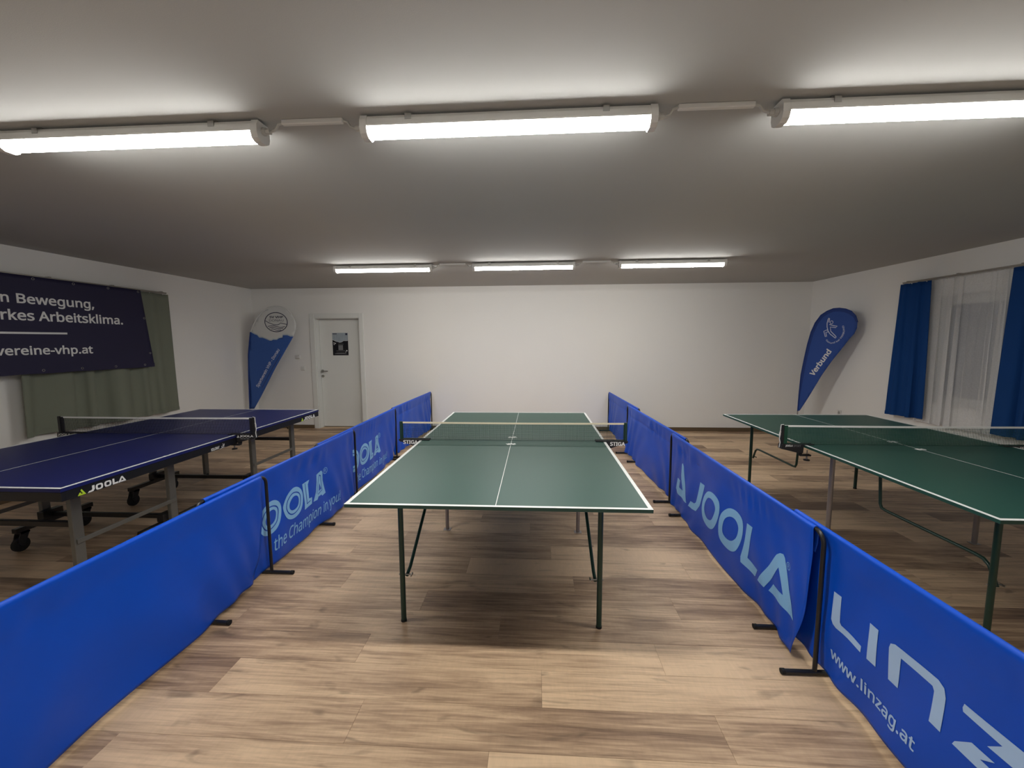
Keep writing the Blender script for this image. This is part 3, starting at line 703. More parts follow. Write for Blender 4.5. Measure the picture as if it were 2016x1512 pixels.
# ------------------------------------------------------------------ table tennis tables
HX, HY, ZT = 0.7625, 1.37, 0.76
def lines_for_half(root, top, y0, y1, end, mid_gap=0.002):
    """white border and centre line, painted strips a hair above the top; end=-1/+1 which y carries the end line"""
    z0, z1 = ZT + 0.0001, ZT + 0.0006; wd = 0.02
    m_ = MB(); m_.box(-HX, -HX + wd, y0, y1, z0, z1); m_.box(HX - wd, HX, y0, y1, z0, z1)
    if end < 0: m_.box(-HX + wd, HX - wd, y0, y0 + wd, z0, z1)
    else: m_.box(-HX + wd, HX - wd, y1 - wd, y1, z0, z1)
    part('boundary_line', m_, 'line_white', top)
    m_ = MB()
    if end < 0: m_.box(-0.0018, 0.0018, y0 + wd, y1, z0, z1)
    else: m_.box(-0.0018, 0.0018, y0, y1 - wd, z0, z1)
    part('center_line', m_, 'line_white', top)

BOW = [(480, 880), (560, 900), (640, 872), (720, 880), (780, 848), (830, 885), (900, 880), (960, 860), (1035, 920), (920, 962), (800, 940), (760, 930), (690, 965), (590, 965)]
def bow_mark(top, cy, s):
    lp = [((q[0] - 760) / 560 * 0.085 * s, cy - (q[1] - 910) / 115 * 0.06 * s) for q in BOW]
    link('printed_mark', remap(loops_mesh([lp]), lambda a, b: (a, b, ZT + 0.0008), None, 'printed_mark'), 'line_white', top)

def green_table(label, loc, rz, topmat, silver, mark=True, straight=False):
    root = thing('table_tennis_table', label, 'table tennis table', loc, rz, 'table tennis tables')
    for e in (-1, 1):
        y0, y1 = (-HY, -0.002) if e < 0 else (0.002, HY)
        m_ = MB(); m_.bbox(-HX, HX, y0, y1, ZT - 0.018, ZT, 0.0012); top = part('tabletop', m_, topmat, root)
        lines_for_half(root, top, y0, y1, e)
        if mark: bow_mark(top, e * 0.115 if e < 0 else 0.115, -1 if e > 0 else 1)
        # edge frame under the board
        m_ = MB(); zf0, zf1 = ZT - 0.036, ZT - 0.0182; t = 0.022
        q = 0.05
        m_.bbox(-HX + q, HX - q, y0 + q, y0 + q + t, zf0, zf1, .002); m_.bbox(-HX + q, HX - q, y1 - q - t, y1 - q, zf0, zf1, .002)
        m_.bbox(-HX + q, -HX + q + t, y0 + q + t, y1 - q - t, zf0, zf1, .002); m_.bbox(HX - q - t, HX - q, y0 + q + t, y1 - q - t, zf0, zf1, .002)
        m_.bbox(-HX + q + t, HX - q - t, e * 1.168 - 0.015, e * 1.168 + 0.015, zf0 + .001, zf1, .002)
        part('edge_frame', m_, 'green_metal', root)
        for sx in (-1, 1):
            x, y = sx * 0.545, e * 1.168
            m_ = MB(); m_.tube([(x, y, ZT - 0.0365), (x, y, 0.012)], 0.0145, 12); lg = part('leg', m_, 'green_metal', root, True)
            m_ = MB(); m_.tube([(x, y, 0.0118), (x, y, 0.0002)], 0.0160, 12); part('foot_cap', m_, 'rubber', lg, True)
            # folding stay: from low on the leg, along under the table, then up to the board
            xb = x - sx * 0.026
            pth = [(xb, y - e * 0.002, 0.325), (xb, y - e * 0.022, 0.37), (xb, y - e * 0.045, 0.415), (xb, y - e * 0.075, 0.436), (xb, y - e * 0.12, 0.440), (xb, e * 0.50, 0.440), (xb, e * 0.462, 0.445), (xb, e * 0.448, 0.47), (xb, e * 0.425, ZT - 0.0415)]
            if straight: pth = [(x - sx * 0.022, y + e * 0.0 - e * 0.01, 0.265), (x - sx * 0.024, y - e * 0.068, 0.285), (x - sx * 0.03, e * 0.78, 0.50), (x - sx * 0.035, e * 0.455, ZT - 0.0415)]
            m_ = MB(); m_.tube(pth, 0.0095, 10); br = part('brace', m_, 'green_metal', root, True)
            m_ = MB(); zw = 0.275 if straight else 0.335; m_.cyl((x - sx * 0.05, y - e * 0.004, zw), (x + sx * 0.020, y - e * 0.004, zw), 0.004, 8); m_.box(min(xb - sx * .022, xb - sx * .028), max(xb - sx * .022, xb - sx * .028), y - e * .004 - .016, y - e * .004 + .016, zw - 0.005, zw + 0.005)
            part('wing_nut', m_, 'steel', br)
    for sx in (-1, 1):
        x = sx * 0.545
        m_ = MB(); m_.tube([(x, -0.025, ZT - 0.042), (x, -0.025, 0.004)], 0.017 if silver else 0.0145, 12); lg = part('support_leg', m_, 'silver_metal', root, True, 'grey steel support leg under the net')
        m_ = MB(); m_.bbox(x - 0.03, x + 0.03, -0.05, 0.0, 0.0003, 0.0038, 0.001); part('foot_plate', m_, 'silver_metal', lg)
    return root

MID = (0.0, 0.0, 0.0)
RT = (3.0346, -0.0441, 0.0); LT = (-3.2166, 0.1382, 0.0)
green_table('green table tennis table in the middle of the fenced court', MID, 0, 'table_green', False, straight=True)
green_table('dark green table tennis table in front of the window on the right', RT, 0, 'table_green_dark', True)

def blue_table(label, loc, rz):
    root = thing('table_tennis_table', label, 'table tennis table', loc, rz, 'table tennis tables')
    prints = []
    for e in (-1, 1):
        y0, y1 = (-HY, -0.003) if e < 0 else (0.003, HY)
        m_ = MB(); m_.bbox(-HX, HX, y0, y1, ZT - 0.022, ZT, 0.0015); top = part('tabletop', m_, 'table_blue', root)
        lines_for_half(root, top, y0, y1, e)
        m_ = MB(); z0, z1 = ZT - 0.078, ZT - 0.0222; t = 0.03; i = 0.003
        m_.bbox(-HX + i, HX - i, y0 + i, y0 + t, z0, z1, .002); m_.bbox(-HX + i, HX - i, y1 - t, y1 - i, z0, z1, .002)
        m_.bbox(-HX + i, -HX + t, y0 + t, y1 - t, z0, z1, .002); m_.bbox(HX - t, HX - i, y0 + t, y1 - t, z0, z1, .002)
        apron = part('apron', m_, 'black_metal', root)
        ya, yb = (-1.14, -0.47) if e < 0 else (0.47, 1.14)
        yo, yi = (ya, yb) if e < 0 else (yb, ya)      # outer (end) and inner (net side) leg rows
        for sx in (-1, 1):
            x = sx * 0.545
            for y, zl in ((yo, 0.012), (yi, 0.186)):
                m_ = MB(); m_.bbox(x - 0.016, x + 0.016, y - 0.03, y + 0.03, zl, ZT - 0.0225, 0.003); lg = part('leg', m_, 'grey_metal', root)
                if zl < 0.1:
                    m_ = MB(); m_.lathe([(0.026, 0.0004), (0.026, 0.006), (0.012, 0.0118)], 14, x, y); part('levelling_foot', m_, 'rubber', lg, True)
            m_ = MB(); m_.bbox(x + 0.0165, x + 0.0235, min(yo, yi) - 0.02, max(yo, yi) + 0.02, 0.325, 0.355, 0.002); part('brace', m_, 'grey_metal', root)
            m_ = MB(); m_.tube([(x - sx * 0.03, yo - e * 0.015, 0.57), (x - sx * 0.03, yo - e * 0.13, ZT - 0.024)], 0.006, 8); part('stay', m_, 'black_metal', root, True)
            # castor rail
            xr = sx * 0.50; c0, c1 = (e * 0.22, e * 0.66); a, b = min(c0, c1), max(c0, c1)
            m_ = MB(); m_.bbox(xr - 0.02, xr + 0.02, a - 0.05, b + 0.05, 0.148, 0.184, 0.003); rail = part('castor_rail', m_, 'black_metal', root)
            m_ = MB(); m_.bbox(xr - 0.028, xr + 0.0275, yi - 0.07, yi + 0.07, 0.1845, 0.245, 0.003); part('bracket', m_, 'black_metal', rail)
            for cy in (c0, c1):
                wh = MB(); wh.tube([(xr - 0.016, cy - 0.02, 0.0535), (xr - 0.012, cy - 0.02, 0.0535), (xr + 0.012, cy - 0.02, 0.0535), (xr + 0.016, cy - 0.02, 0.0535)], [0.048, 0.053, 0.053, 0.048], 20)
                ws = part('castor_wheel', wh, 'rubber', root, True)
                fk = MB(); fk.prism([(cy + 0.028, 0.1475), (cy - 0.028, 0.1475), (cy - 0.05, 0.075), (cy - 0.03, 0.045), (cy - 0.01, 0.045)], 'x', xr - 0.026, xr - 0.019)
                fk.prism([(cy + 0.028, 0.1475), (cy - 0.028, 0.1475), (cy - 0.05, 0.075), (cy - 0.03, 0.045), (cy - 0.01, 0.045)], 'x', xr + 0.019, xr + 0.026)
                fk.box(xr - 0.026, xr + 0.026, cy - 0.028, cy + 0.028, 0.135, 0.1475)
                part('castor_fork', fk, 'black_plastic', ws)
        m_ = MB(); m_.bbox(-0.5285, 0.5285, yo - 0.014, yo + 0.014, 0.43, 0.465, 0.003); part('cross_bar', m_, 'black_metal', root)
        m_ = MB(); m_.bbox(-0.4715, 0.4715, yi - 0.014, yi + 0.014, 0.19, 0.225, 0.003); part('cross_bar', m_, 'black_metal', root)
        # apron lettering on the court side (local x = +HX)
        xa = HX - i + 0.0009
        def put(me, material, nm='lettering'): link(nm, remap(me, lambda a, b: (xa, a, b), None, nm), material, apron)
        def joola(sa, sb, z0, z1, tri, trimat):
            wd = sb - sa; H = z1 - z0; Q = lambda lp: [(sa + q[0] * wd, z0 + q[1] * H) for q in lp]
            O = lambda c: [Q(smooth_loop([(c - .095, .5), (c - .075, .92), (c, 1.0), (c + .075, .92), (c + .095, .5), (c + .075, .08), (c, 0.0), (c - .075, .08)], 4)), Q(smooth_loop([(c - .045, .5), (c - .035, .72), (c, .76), (c + .035, .72), (c + .045, .5), (c + .035, .28), (c, .24), (c - .035, .28)], 4))]
            J = Q([(.10, 1), (.165, 1), (.165, .35), (.13, .05), (.08, 0), (-.02, 0), (.02, .25), (.075, .27), (.10, .42)])
            Lm = Q([(.635, 1), (.69, 1), (.69, .28), (.80, .28), (.78, 0), (.635, 0)])
            A = Q([(.79, 0), (.875, .92), (.89, 1), (.925, 1), (1.02, 0), (.86, 0), (.875, .26), (.945, .26), (.905, .72), (.85, .0)])
            put(join_flat([loops_mesh([J]), loops_mesh(O(.285)), loops_mesh(O(.51)), loops_mesh([Lm]), loops_mesh([A])]), 'print_white')
            t0, t1 = tri; QT = lambda lp: [(t0 + q[0] * (t1 - t0), z0 + q[1] * H) for q in lp]
            put(loops_mesh([QT([(0, 0), (.22, .48), (.48, .42), (.34, .24), (.62, .24), (.36, .80), (.5, 1.0), (1.0, 0.0)])]), trimat, 'emblem')
        zz0, zz1 = 0.6855, 0.7215
        if e < 0:
            joola(-1.37 + 0.140, -1.37 + 0.362, zz0, zz1, (-1.37 + 0.083, -1.37 + 0.128), 'print_yellow_green')
            put(text_mesh('ROLLOMAT', -1.37 + 1.068, -1.37 + 1.157, 0.687, 0.711, bold=0.03), 'print_white')
            cx = -1.37 + 1.16
        else:
            joola(1.003 + 0.045, 1.003 + 0.275, zz0, zz1, (1.003 - 0.012, 1.003 + 0.035), 'print_yellow_green')
            cx = -1.37 + 1.57
        st = [stroke_loop([(cx, 0.6825), (cx + .03, 0.687), (cx + .056, 0.6885)], .003), stroke_loop([(cx + .034, .722), (cx + .037, .712), (cx + .043, .703)], .004), stroke_loop([(cx + .050, .717), (cx + .048, .706), (cx + .042, .697)], .006)]
        put(join_flat([loops_mesh([q]) for q in st] + [loops_mesh([circle(cx + .028, .696, .011, .008, 18), circle(cx + .028, .696, .0075, .005, 18)])]), 'print_white', 'emblem')
    return root
blue_table('dark blue table tennis table on castors at the left', LT, 0)

# nets
def net(label, loc, netmat, tapemat, postmat, style):
    root = thing('table_tennis_net', label, 'net', (loc[0], loc[1], ZT), 0, 'table tennis nets')
    W2, Hn = HX + 0.148, 0.1525
    z0 = 0.006
    m_ = MB(); p = 0.0115; t = 0.0008; n = int(2 * W2 / p)
    for k in range(n + 1):
        x = -W2 + 0.006 + k * (2 * W2 - 0.012) / n; m_.box(x - t, x + t, -t, t, z0, Hn - 0.012)
    nz = 12
    for k in range(nz + 1):
        z = z0 + k * (Hn - 0.012 - z0) / nz; m_.box(-W2 + 0.006, W2 - 0.006, -t * 0.9, t * 0.9, z - t, z + t)
    o = part('mesh', m_, netmat, root); o['kind'] = 'stuff'
    rows = []
    for a, b in ((-0.0022, Hn - 0.0135), (-0.0028, Hn - 0.004), (-0.0015, Hn + 0.0005), (0.0015, Hn + 0.0005), (0.0028, Hn - 0.004), (0.0022, Hn - 0.0135)):
        rows.append([(-W2 + 0.004 + j * (2 * W2 - 0.008) / 30, a, b - 0.003 * math.sin(PI * j / 30)) for j in range(31)])
    m_ = MB(); m_.grid(rows); part('top_tape', m_, tapemat, root, True)
    m_ = MB(); m_.tube([(-W2, 0, z0 - 0.001), (W2, 0, z0 - 0.001)], 0.0018, 6); part('bottom_cord', m_, netmat, root, True)
    for s in (-1, 1):
        x = s * W2
        m_ = MB(); m_.bbox(min(x, x + s * 0.022), max(x, x + s * 0.022), -0.011, 0.011, -0.012, Hn + 0.003, 0.003); po_ = part('post', m_, postmat, root)
        if style == 'plain':
            m_ = MB(); m_.bbox(min(x - s * .004, x - s * .0005), max(x - s * .004, x - s * .0005), -0.006, 0.006, 0.002, Hn, 0.001); part('net_sleeve', m_, 'net_green', po_)
            poly = [(0.680, 0.0015), (0.680, 0.010), (0.936, 0.010), (0.938, -0.002), (0.905, -0.016), (0.80, -0.050), (0.772, -0.052), (0.768, -0.030), (0.768, 0.0015)]
        else:
            m_ = MB(); m_.bbox(min(x - s * .030, x - s * .0005), max(x - s * .030, x - s * .0005), -0.0045, 0.0045, 0.002, Hn - 0.002, 0.001); part('net_sleeve', m_, netmat if style == 'dark' else 'net_dark_green', po_)
            poly = [(0.690, 0.0015), (0.690, 0.008), (0.930, 0.008), (0.934, -0.030), (0.80, -0.062), (0.770, -0.062), (0.768, -0.030), (0.768, 0.0015)]
        if s < 0: poly = [(-a, b) for a, b in poly][::-1]
        m_ = MB(); m_.prism(poly, 'y', -0.024, -0.0115); m_.prism(poly, 'y', 0.0115, 0.024); m_.prism([(q[0] * 1.0, min(q[1], -0.013)) if abs(q[0]) > 0.768 else (s * 0.769, -0.013) for q in poly], 'y', -0.0114, 0.0114)
        cl = part('clamp', m_, 'black_plastic', root)
        zz = -0.094 if style == 'dark' else -0.086
        m_ = MB(); m_.bbox(min(s * .700, s * .785), max(s * .700, s * .785), -0.016, 0.016, zz - .004, zz + .010, .003); m_.bbox(min(s * .7695, s * .790), max(s * .7695, s * .790), -0.016, 0.016, zz + .008, -0.048, .003); part('lower_jaw', m_, 'black_plastic', cl)
        m_ = MB(); m_.cyl((s * .725, 0, zz + .011), (s * .725, 0, -0.0435 if style != 'dark' else -0.0805), 0.004, 8); m_.cyl((s * .725, 0, zz - .0045), (s * .725, 0, zz - .030), 0.006, 8); part('screw', m_, 'steel', cl, True)
        m_ = MB(); m_.lathe([(0.010, zz - .042), (0.022, zz - .040), (0.022, zz - .032), (0.010, zz - .0305)], 14, s * .725, 0); part('screw_knob', m_, 'black_plastic', cl, True)
        yf = -0.0246
        def put(me, material, nm='lettering'): link(nm, remap(me, lambda a, b: (a, yf, b), None, nm), material, cl)
        if style == 'plain':
            if s > 0: put(text_mesh('STIGA', 0.795, 0.915, -0.030, 0.002, bold=0.03), 'print_white')
            else: put(text_mesh('STIGA', -0.900, -0.776, -0.030, 0.002, bold=0.03), 'print_white')
        elif style == 'dark':
            a, b = (0.800, 0.925) if s > 0 else (-0.925, -0.800)
            put(text_mesh('JOOLA', a, b, -0.022, 0.000, bold=0.02), 'print_white')
            d0 = a - 0.028
            put(loops_mesh([[(d0, -0.022), (d0 + .006, -.012), (d0 + .010, -.014), (d0 + .008, -.017), (d0 + .014, -.017), (d0 + .009, -.005), (d0 + .012, 0), (d0 + .023, -.022)]]), 'print_white', 'emblem')
            for k in range(3): put(loops_mesh([[(a + .005 + k * .028, -.036), (a + .028 + k * .028, -.036), (a + .028 + k * .028, -.030), (a + .005 + k * .028, -.030)]]), 'print_grey', 'fine_print')
        else:
            a, b = (0.790, 0.905) if s > 0 else (-0.905, -0.790)
            put(text_mesh('JOOLA', a, a + 0.055, -0.014, 0.003, bold=0.03), 'print_white')
            put(text_mesh('SPORT', a + 0.060, b, -0.013, 0.002), 'print_grey')
        if style != 'plain' and ((style == 'dark' and s > 0) or (style == 'green' and s < 0)):
            xs = x + s * 0.024
            pth = [(x + s * 0.005, -0.004, Hn + 0.006), (xs, -0.004, Hn + 0.004), (xs + s * .003, -0.006, Hn - 0.03), (xs + s * .006, -0.010, 0.08), (xs + s * .012, -0.012, 0.05), (xs + s * .006, -0.014, 0.02), (xs + s * .012, -0.014, -0.02)]
            m_ = MB(); m_.tube(pth, 0.003, 8); m_.tube([(xs + s * .002, -0.012, 0.10), (xs + s * .010, -0.016, 0.112), (xs + s * .016, -0.016, 0.095), (xs + s * .016, -0.018, 0.065)], 0.0026, 8); part('string', m_, 'tape_white', root, True, 'white tension string hanging from the post')
    return root
net('green net with cream top tape on the middle table', MID, 'net_green', 'tape_cream', 'green_metal', 'plain')
net('black net with white top tape on the blue table', LT, 'net_black', 'tape_white', 'black_plastic', 'dark')
net('green net with white tape and string on the right table', RT, 'net_dark_green', 'tape_white', 'black_plastic', 'green')

# ------------------------------------------------------------------ feather flags
def flag_base(root, x):
    m_ = MB(); m_.bbox(x - 0.11, x + 0.26, -0.02, 0.02, 0.0005, 0.012, 0.002); m_.bbox(x - 0.02, x + 0.02, -0.24, -0.0205, 0.0005, 0.012, 0.002); m_.bbox(x - 0.02, x + 0.02, 0.0205, 0.24, 0.0005, 0.012, 0.002)
    b = part('cross_base', m_, 'silver_metal', root)
    m_ = MB(); m_.tube([(x, 0, 0.0125), (x, 0, 0.16)], 0.016, 12); part('spigot', m_, 'steel', b, True)

def put_flat(me, material, parent, y, nm): return link(nm, remap(me, lambda a, b: (a, y, b), None, nm), material, parent)
# left flag (plane facing the camera, front = -y)
fl_ = thing('feather_flag', 'blue and white teardrop flag between the green curtain and the door', 'flag', (-5.0 + 0.0, 3.55, 0), 0, 'teardrop flags')
OUT = [(0.1665, 0.4249), (0.191, 1.0208), (0.2109, 1.3717), (0.2453, 1.5978), (0.2849, 1.7706), (0.3477, 1.8907), (0.4281, 2.0101), (0.525, 2.1117), (0.637, 2.1788), (0.7458, 2.2032), (0.852, 2.1903), (0.9558, 2.1417), (1.0312, 2.0646), (1.0789, 1.9705), (1.1006, 1.8851), (1.0865, 1.7996), (1.0388, 1.6884)]
WAVE = [(0.2872, 1.7671), (0.3468, 1.7312), (0.4001, 1.7118), (0.4321, 1.6713), (0.4915, 1.6686), (0.5544, 1.6445), (0.6171, 1.618), (0.6518, 1.6178), (0.6826, 1.6343), (0.7467, 1.6316), (0.783, 1.6575), (0.848, 1.6689), (0.8579, 1.7091), (0.9343, 1.7086), (0.9871, 1.6871), (1.0362, 1.6844)]
def flag_y(u, v): return 0.012 * math.sin(4.0 * u + 1.3 * v) - 0.006 * math.sin(7 * v)
def sail(name, loop, material, parent, off=0.0):
    me = remap(loops_mesh([loop]), lambda a, b: (a, flag_y(a, b) + off, b), 0.06, name)
    return link(name, me, material, parent, True)
def fput(me, material, parent, nm, off=-0.0025): return link(nm, remap(me, lambda a, b: (a, flag_y(a, b) + off, b), 0.05, nm), material, parent)
upper = OUT[4:] + WAVE[::-1]
lower = OUT[:4] + WAVE + [(1.03, 1.675), (0.7954, 1.3003), (0.532, 0.8797), (0.244, 0.4252)]
so1 = sail('upper_cloth', upper, 'flag_white', fl_); so2 = sail('lower_cloth', lower, 'flag_blue', fl_)
for s_ in (so1, so2):
    md = s_.modifiers.new('thickness', 'SOLIDIFY'); md.thickness = 0.002; md.offset = 0
fput(loops_mesh([stroke_loop([(a, b + 0.012) for a, b in WAVE], 0.014)]), 'print_ice', so1, 'rim')
def sleeve(pts, material, parent, r):
    m_ = MB(); m_.tube([(a, flag_y(a, b), b) for a, b in pts], r, 8); return part('pole_sleeve', m_, material, parent, True)
sleeve([(a, b) for a, b in OUT[:4]] + [(0.2840, 1.7650)], 'flag_navy', fl_, 0.011)
sleeve([(0.2849, 1.7706)] + OUT[5:13], 'flag_white', fl_, 0.010)
m_ = MB(); m_.tube([(0.150, 0, 0.10), (0.158, flag_y(.16, .3), 0.30), (0.166, flag_y(.1665, .42), 0.424)], 0.009, 8); part('pole', m_, 'silver_metal', fl_, True)
flag_base(fl_, 0.150)
cxl, czl, rl = 0.757, 1.931, 0.2
fput(loops_mesh([circle(cxl, czl, 0.2015, 0.169, 48), circle(cxl, czl, 0.188, 0.156, 48)]), 'print_navy', so1, 'emblem')
fput(text_mesh('SV VHP', 0.648, 0.886, 1.998, 2.036, bold=0.03), 'print_navy', so1, 'lettering')
fput(text_mesh('DONAU', 0.638, 0.887, 1.942, 1.980, bold=0.0), 'print_navy', so1, 'lettering')
def dense(pts, n=5):
    out = []
    for i in range(len(pts) - 1):
        p0 = pts[max(i - 1, 0)]; p1 = pts[i]; p2 = pts[i + 1]; p3 = pts[min(i + 2, len(pts) - 1)]
        for k in range(n):
            t = k / n; out.append(tuple(0.5 * (2 * p1[d] + (p2[d] - p0[d]) * t + (2 * p0[d] - 5 * p1[d] + 4 * p2[d] - p3[d]) * t * t + (3 * p1[d] - p0[d] - 3 * p2[d] + p3[d]) * t ** 3) for d in (0, 1)))
    return out + [pts[-1]]
st = [[(0.5682, 1.9589), (0.6323, 1.9207), (0.7189, 1.8871), (0.7778, 1.8843), (0.8132, 1.8981), (0.8292, 1.9168), (0.9407, 1.8925)]]
st += [dense(q) for q in ([(0.6084, 1.8596), (0.6981, 1.8707), (0.8147, 1.844), (0.9065, 1.8551)], [(0.6314, 1.8334), (0.6964, 1.8448), (0.7932, 1.8158), (0.8778, 1.8294)], [(0.6623, 1.8143), (0.7042, 1.8141), (0.7767, 1.79), (0.8362, 1.7943)])]
fput(join_flat([loops_mesh([stroke_loop(q, 0.010)]) for q in st]), 'print_navy', so1, 'emblem_lines')
def slanted(txt, A, B, hgt, bold, y0=0.0, ref=None):
    """text whose baseline runs A->B"""
    l = math.hypot(B[0] - A[0], B[1] - A[1]); me = text_mesh(txt, 0, l, y0, y0 + hgt, bold=bold, ref=ref)
    c, s = (B[0] - A[0]) / l, (B[1] - A[1]) / l
    for q in me.vertices: q.co.x, q.co.y = A[0] + c * q.co.x - s * q.co.y, A[1] + s * q.co.x + c * q.co.y
    return me
fput(slanted('Sportverein VHP - Donau', (0.350, 0.800), (0.790, 1.455), 0.072, 0.018, -0.016), 'print_lavender', so2, 'lettering')
fput(loops_mesh([stroke_loop([(0.415, 0.800), (0.805, 1.385)], 0.010)]), 'flag_print_dim', so2, 'fine_print')

# right flag, turned towards the corner
RF0, RF1 = (4.40, 3.55), (4.70, 2.84)
fr_ = plane_thing('feather_flag', 'royal blue teardrop flag with white lettering in the right corner', 'flag', RF0, RF1, 'teardrop flags')
ROUT = [(0.0463, 0.4405), (0.0454, 0.7424), (0.0639, 1.0306), (0.0967, 1.2786), (0.1298, 1.5103), (0.1766, 1.702), (0.2373, 1.842), (0.3208, 1.9542), (0.406, 2.0059), (0.4902, 2.0358), (0.5742, 2.0359), (0.6574, 2.0183), (0.7298, 1.9823), (0.7886, 1.9134), (0.817, 1.8257), (0.8154, 1.7395), (0.7866, 1.6645), (0.7276, 1.5889), (0.636, 1.4442), (0.5214, 1.2709), (0.3827, 1.0416), (0.2494, 0.7897), (0.0771, 0.4516)]
rs = sail('sail_cloth', ROUT, 'flag_royal', fr_); md = rs.modifiers.new('thickness', 'SOLIDIFY'); md.thickness = 0.002; md.offset = 0
# wide sleeve band that carries the pole
band = ROUT[:15]
inner = []
for i, q in enumerate(band):
    a = band[max(i - 1, 0)]; b = band[min(i + 1, len(band) - 1)]; dx, dy = b[0] - a[0], b[1] - a[1]; l = math.hypot(dx, dy)
    wd = 0.045 * min(1, i / 2.0) * (1 if i < 12 else (15 - i) / 3.0)
    inner.append((q[0] + dy / l * wd, q[1] - dx / l * wd))
fput(loops_mesh([band + inner[::-1]]), 'flag_navy', rs, 'pole_sleeve_band', -0.0022)
sleeve(band, 'flag_navy', fr_, 0.009)
m_ = MB(); m_.tube([(0.046, 0, 0.10), (0.046, flag_y(.046, .3), 0.30), (0.0463, flag_y(.0463, .44), 0.440)], 0.009, 8); part('pole', m_, 'silver_metal', fr_, True)
flag_base(fr_, 0.046)
fput(slanted('Verbund', (0.262, 1.012), (0.508, 1.405), 0.088, 0.03), 'print_white', rs, 'lettering')
FIG = [(0.441, 1.8383), (0.4486, 1.8934), (0.4386, 1.9019), (0.4299, 1.8905), (0.4152, 1.8276), (0.4171, 1.7716), (0.4327, 1.7112), (0.4641, 1.6666), (0.543, 1.6039), (0.5528, 1.6215), (0.5367, 1.6414), (0.4727, 1.7061), (0.4627, 1.7699), (0.5396, 1.7592), (0.5603, 1.778), (0.5118, 1.7878), (0.4488, 1.8082)]
LEG = [(0.4219, 1.7295), (0.3713, 1.7109), (0.3963, 1.6278), (0.4152, 1.6315), (0.4015, 1.692), (0.4391, 1.701)]
fput(join_flat([loops_mesh([stroke_loop(FIG, 0.011)]), loops_mesh([stroke_loop(LEG, 0.011)]), loops_mesh([circle(0.4786, 1.8385, 0.024, 0.026, 24), circle(0.4786, 1.8385, 0.0165, 0.0185, 24)])]), 'print_lavender', rs, 'emblem')
# curved small lettering below the figure
ARC = dense([(0.405, 1.575), (0.430, 1.548), (0.458, 1.532), (0.4999, 1.522), (0.558, 1.5400), (0.5962, 1.5659), (0.6226, 1.597), (0.6486, 1.6375), (0.6640, 1.7087), (0.6478, 1.7849)], 8)
def along(pts, txt, hgt):
    ds = [0]
    for i in range(1, len(pts)): ds.append(ds[-1] + math.hypot(pts[i][0] - pts[i - 1][0], pts[i][1] - pts[i - 1][1]))
    me = text_mesh(txt, 0, ds[-1], 0, hgt, bold=0.012)
    def at(d):
        d = max(0, min(ds[-1] - 1e-6, d)); i = 0
        while ds[i + 1] < d: i += 1
        t = (d - ds[i]) / (ds[i + 1] - ds[i]); a, b = pts[i], pts[i + 1]; l = ds[i + 1] - ds[i]
        return a[0] + (b[0] - a[0]) * t, a[1] + (b[1] - a[1]) * t, (b[0] - a[0]) / l, (b[1] - a[1]) / l
    for q in me.vertices:
        x, y, c, s = at(q.co.x); h_ = q.co.y; q.co.x = x - s * h_; q.co.y = y + c * h_
    return me
fput(along(ARC, 'Gesund bei VERBUND', 0.026), 'print_lavender', rs, 'lettering')

# ------------------------------------------------------------------ left wall: rail, curtain, banner
CP0, CP1 = (-4.975, 0.5), (-4.905, 2.45)
def rail(label, P0, P1, length, z, start=0.0, toward=1):
    root = plane_thing('curtain_rail', label, 'curtain rail', P0, P1, 'curtain rails')
    m_ = MB(); m_.bbox(start, length, -0.012, 0.012, z, z + 0.014, 0.002); m_.bbox(start, length, -0.004, 0.004, z - 0.006, z - 0.0002, 0.001); part('track', m_, 'rail_metal', root)
    n = max(2, int((length - start) / 0.6))
    for k in range(n + 1):
        x = start + 0.05 + k * (length - start - 0.1) / n
        m_ = MB(); m_.bbox(x - 0.012, x + 0.012, min(0, toward * 0.05), max(0, toward * 0.05), z + 0.0145, z + 0.024, 0.002); part('wall_bracket', m_, 'rail_metal', root)
    return root
rail('thin metal curtain rail above the green curtain on the left wall', CP0, CP1, 1.680, 2.260, -1.6, 1)

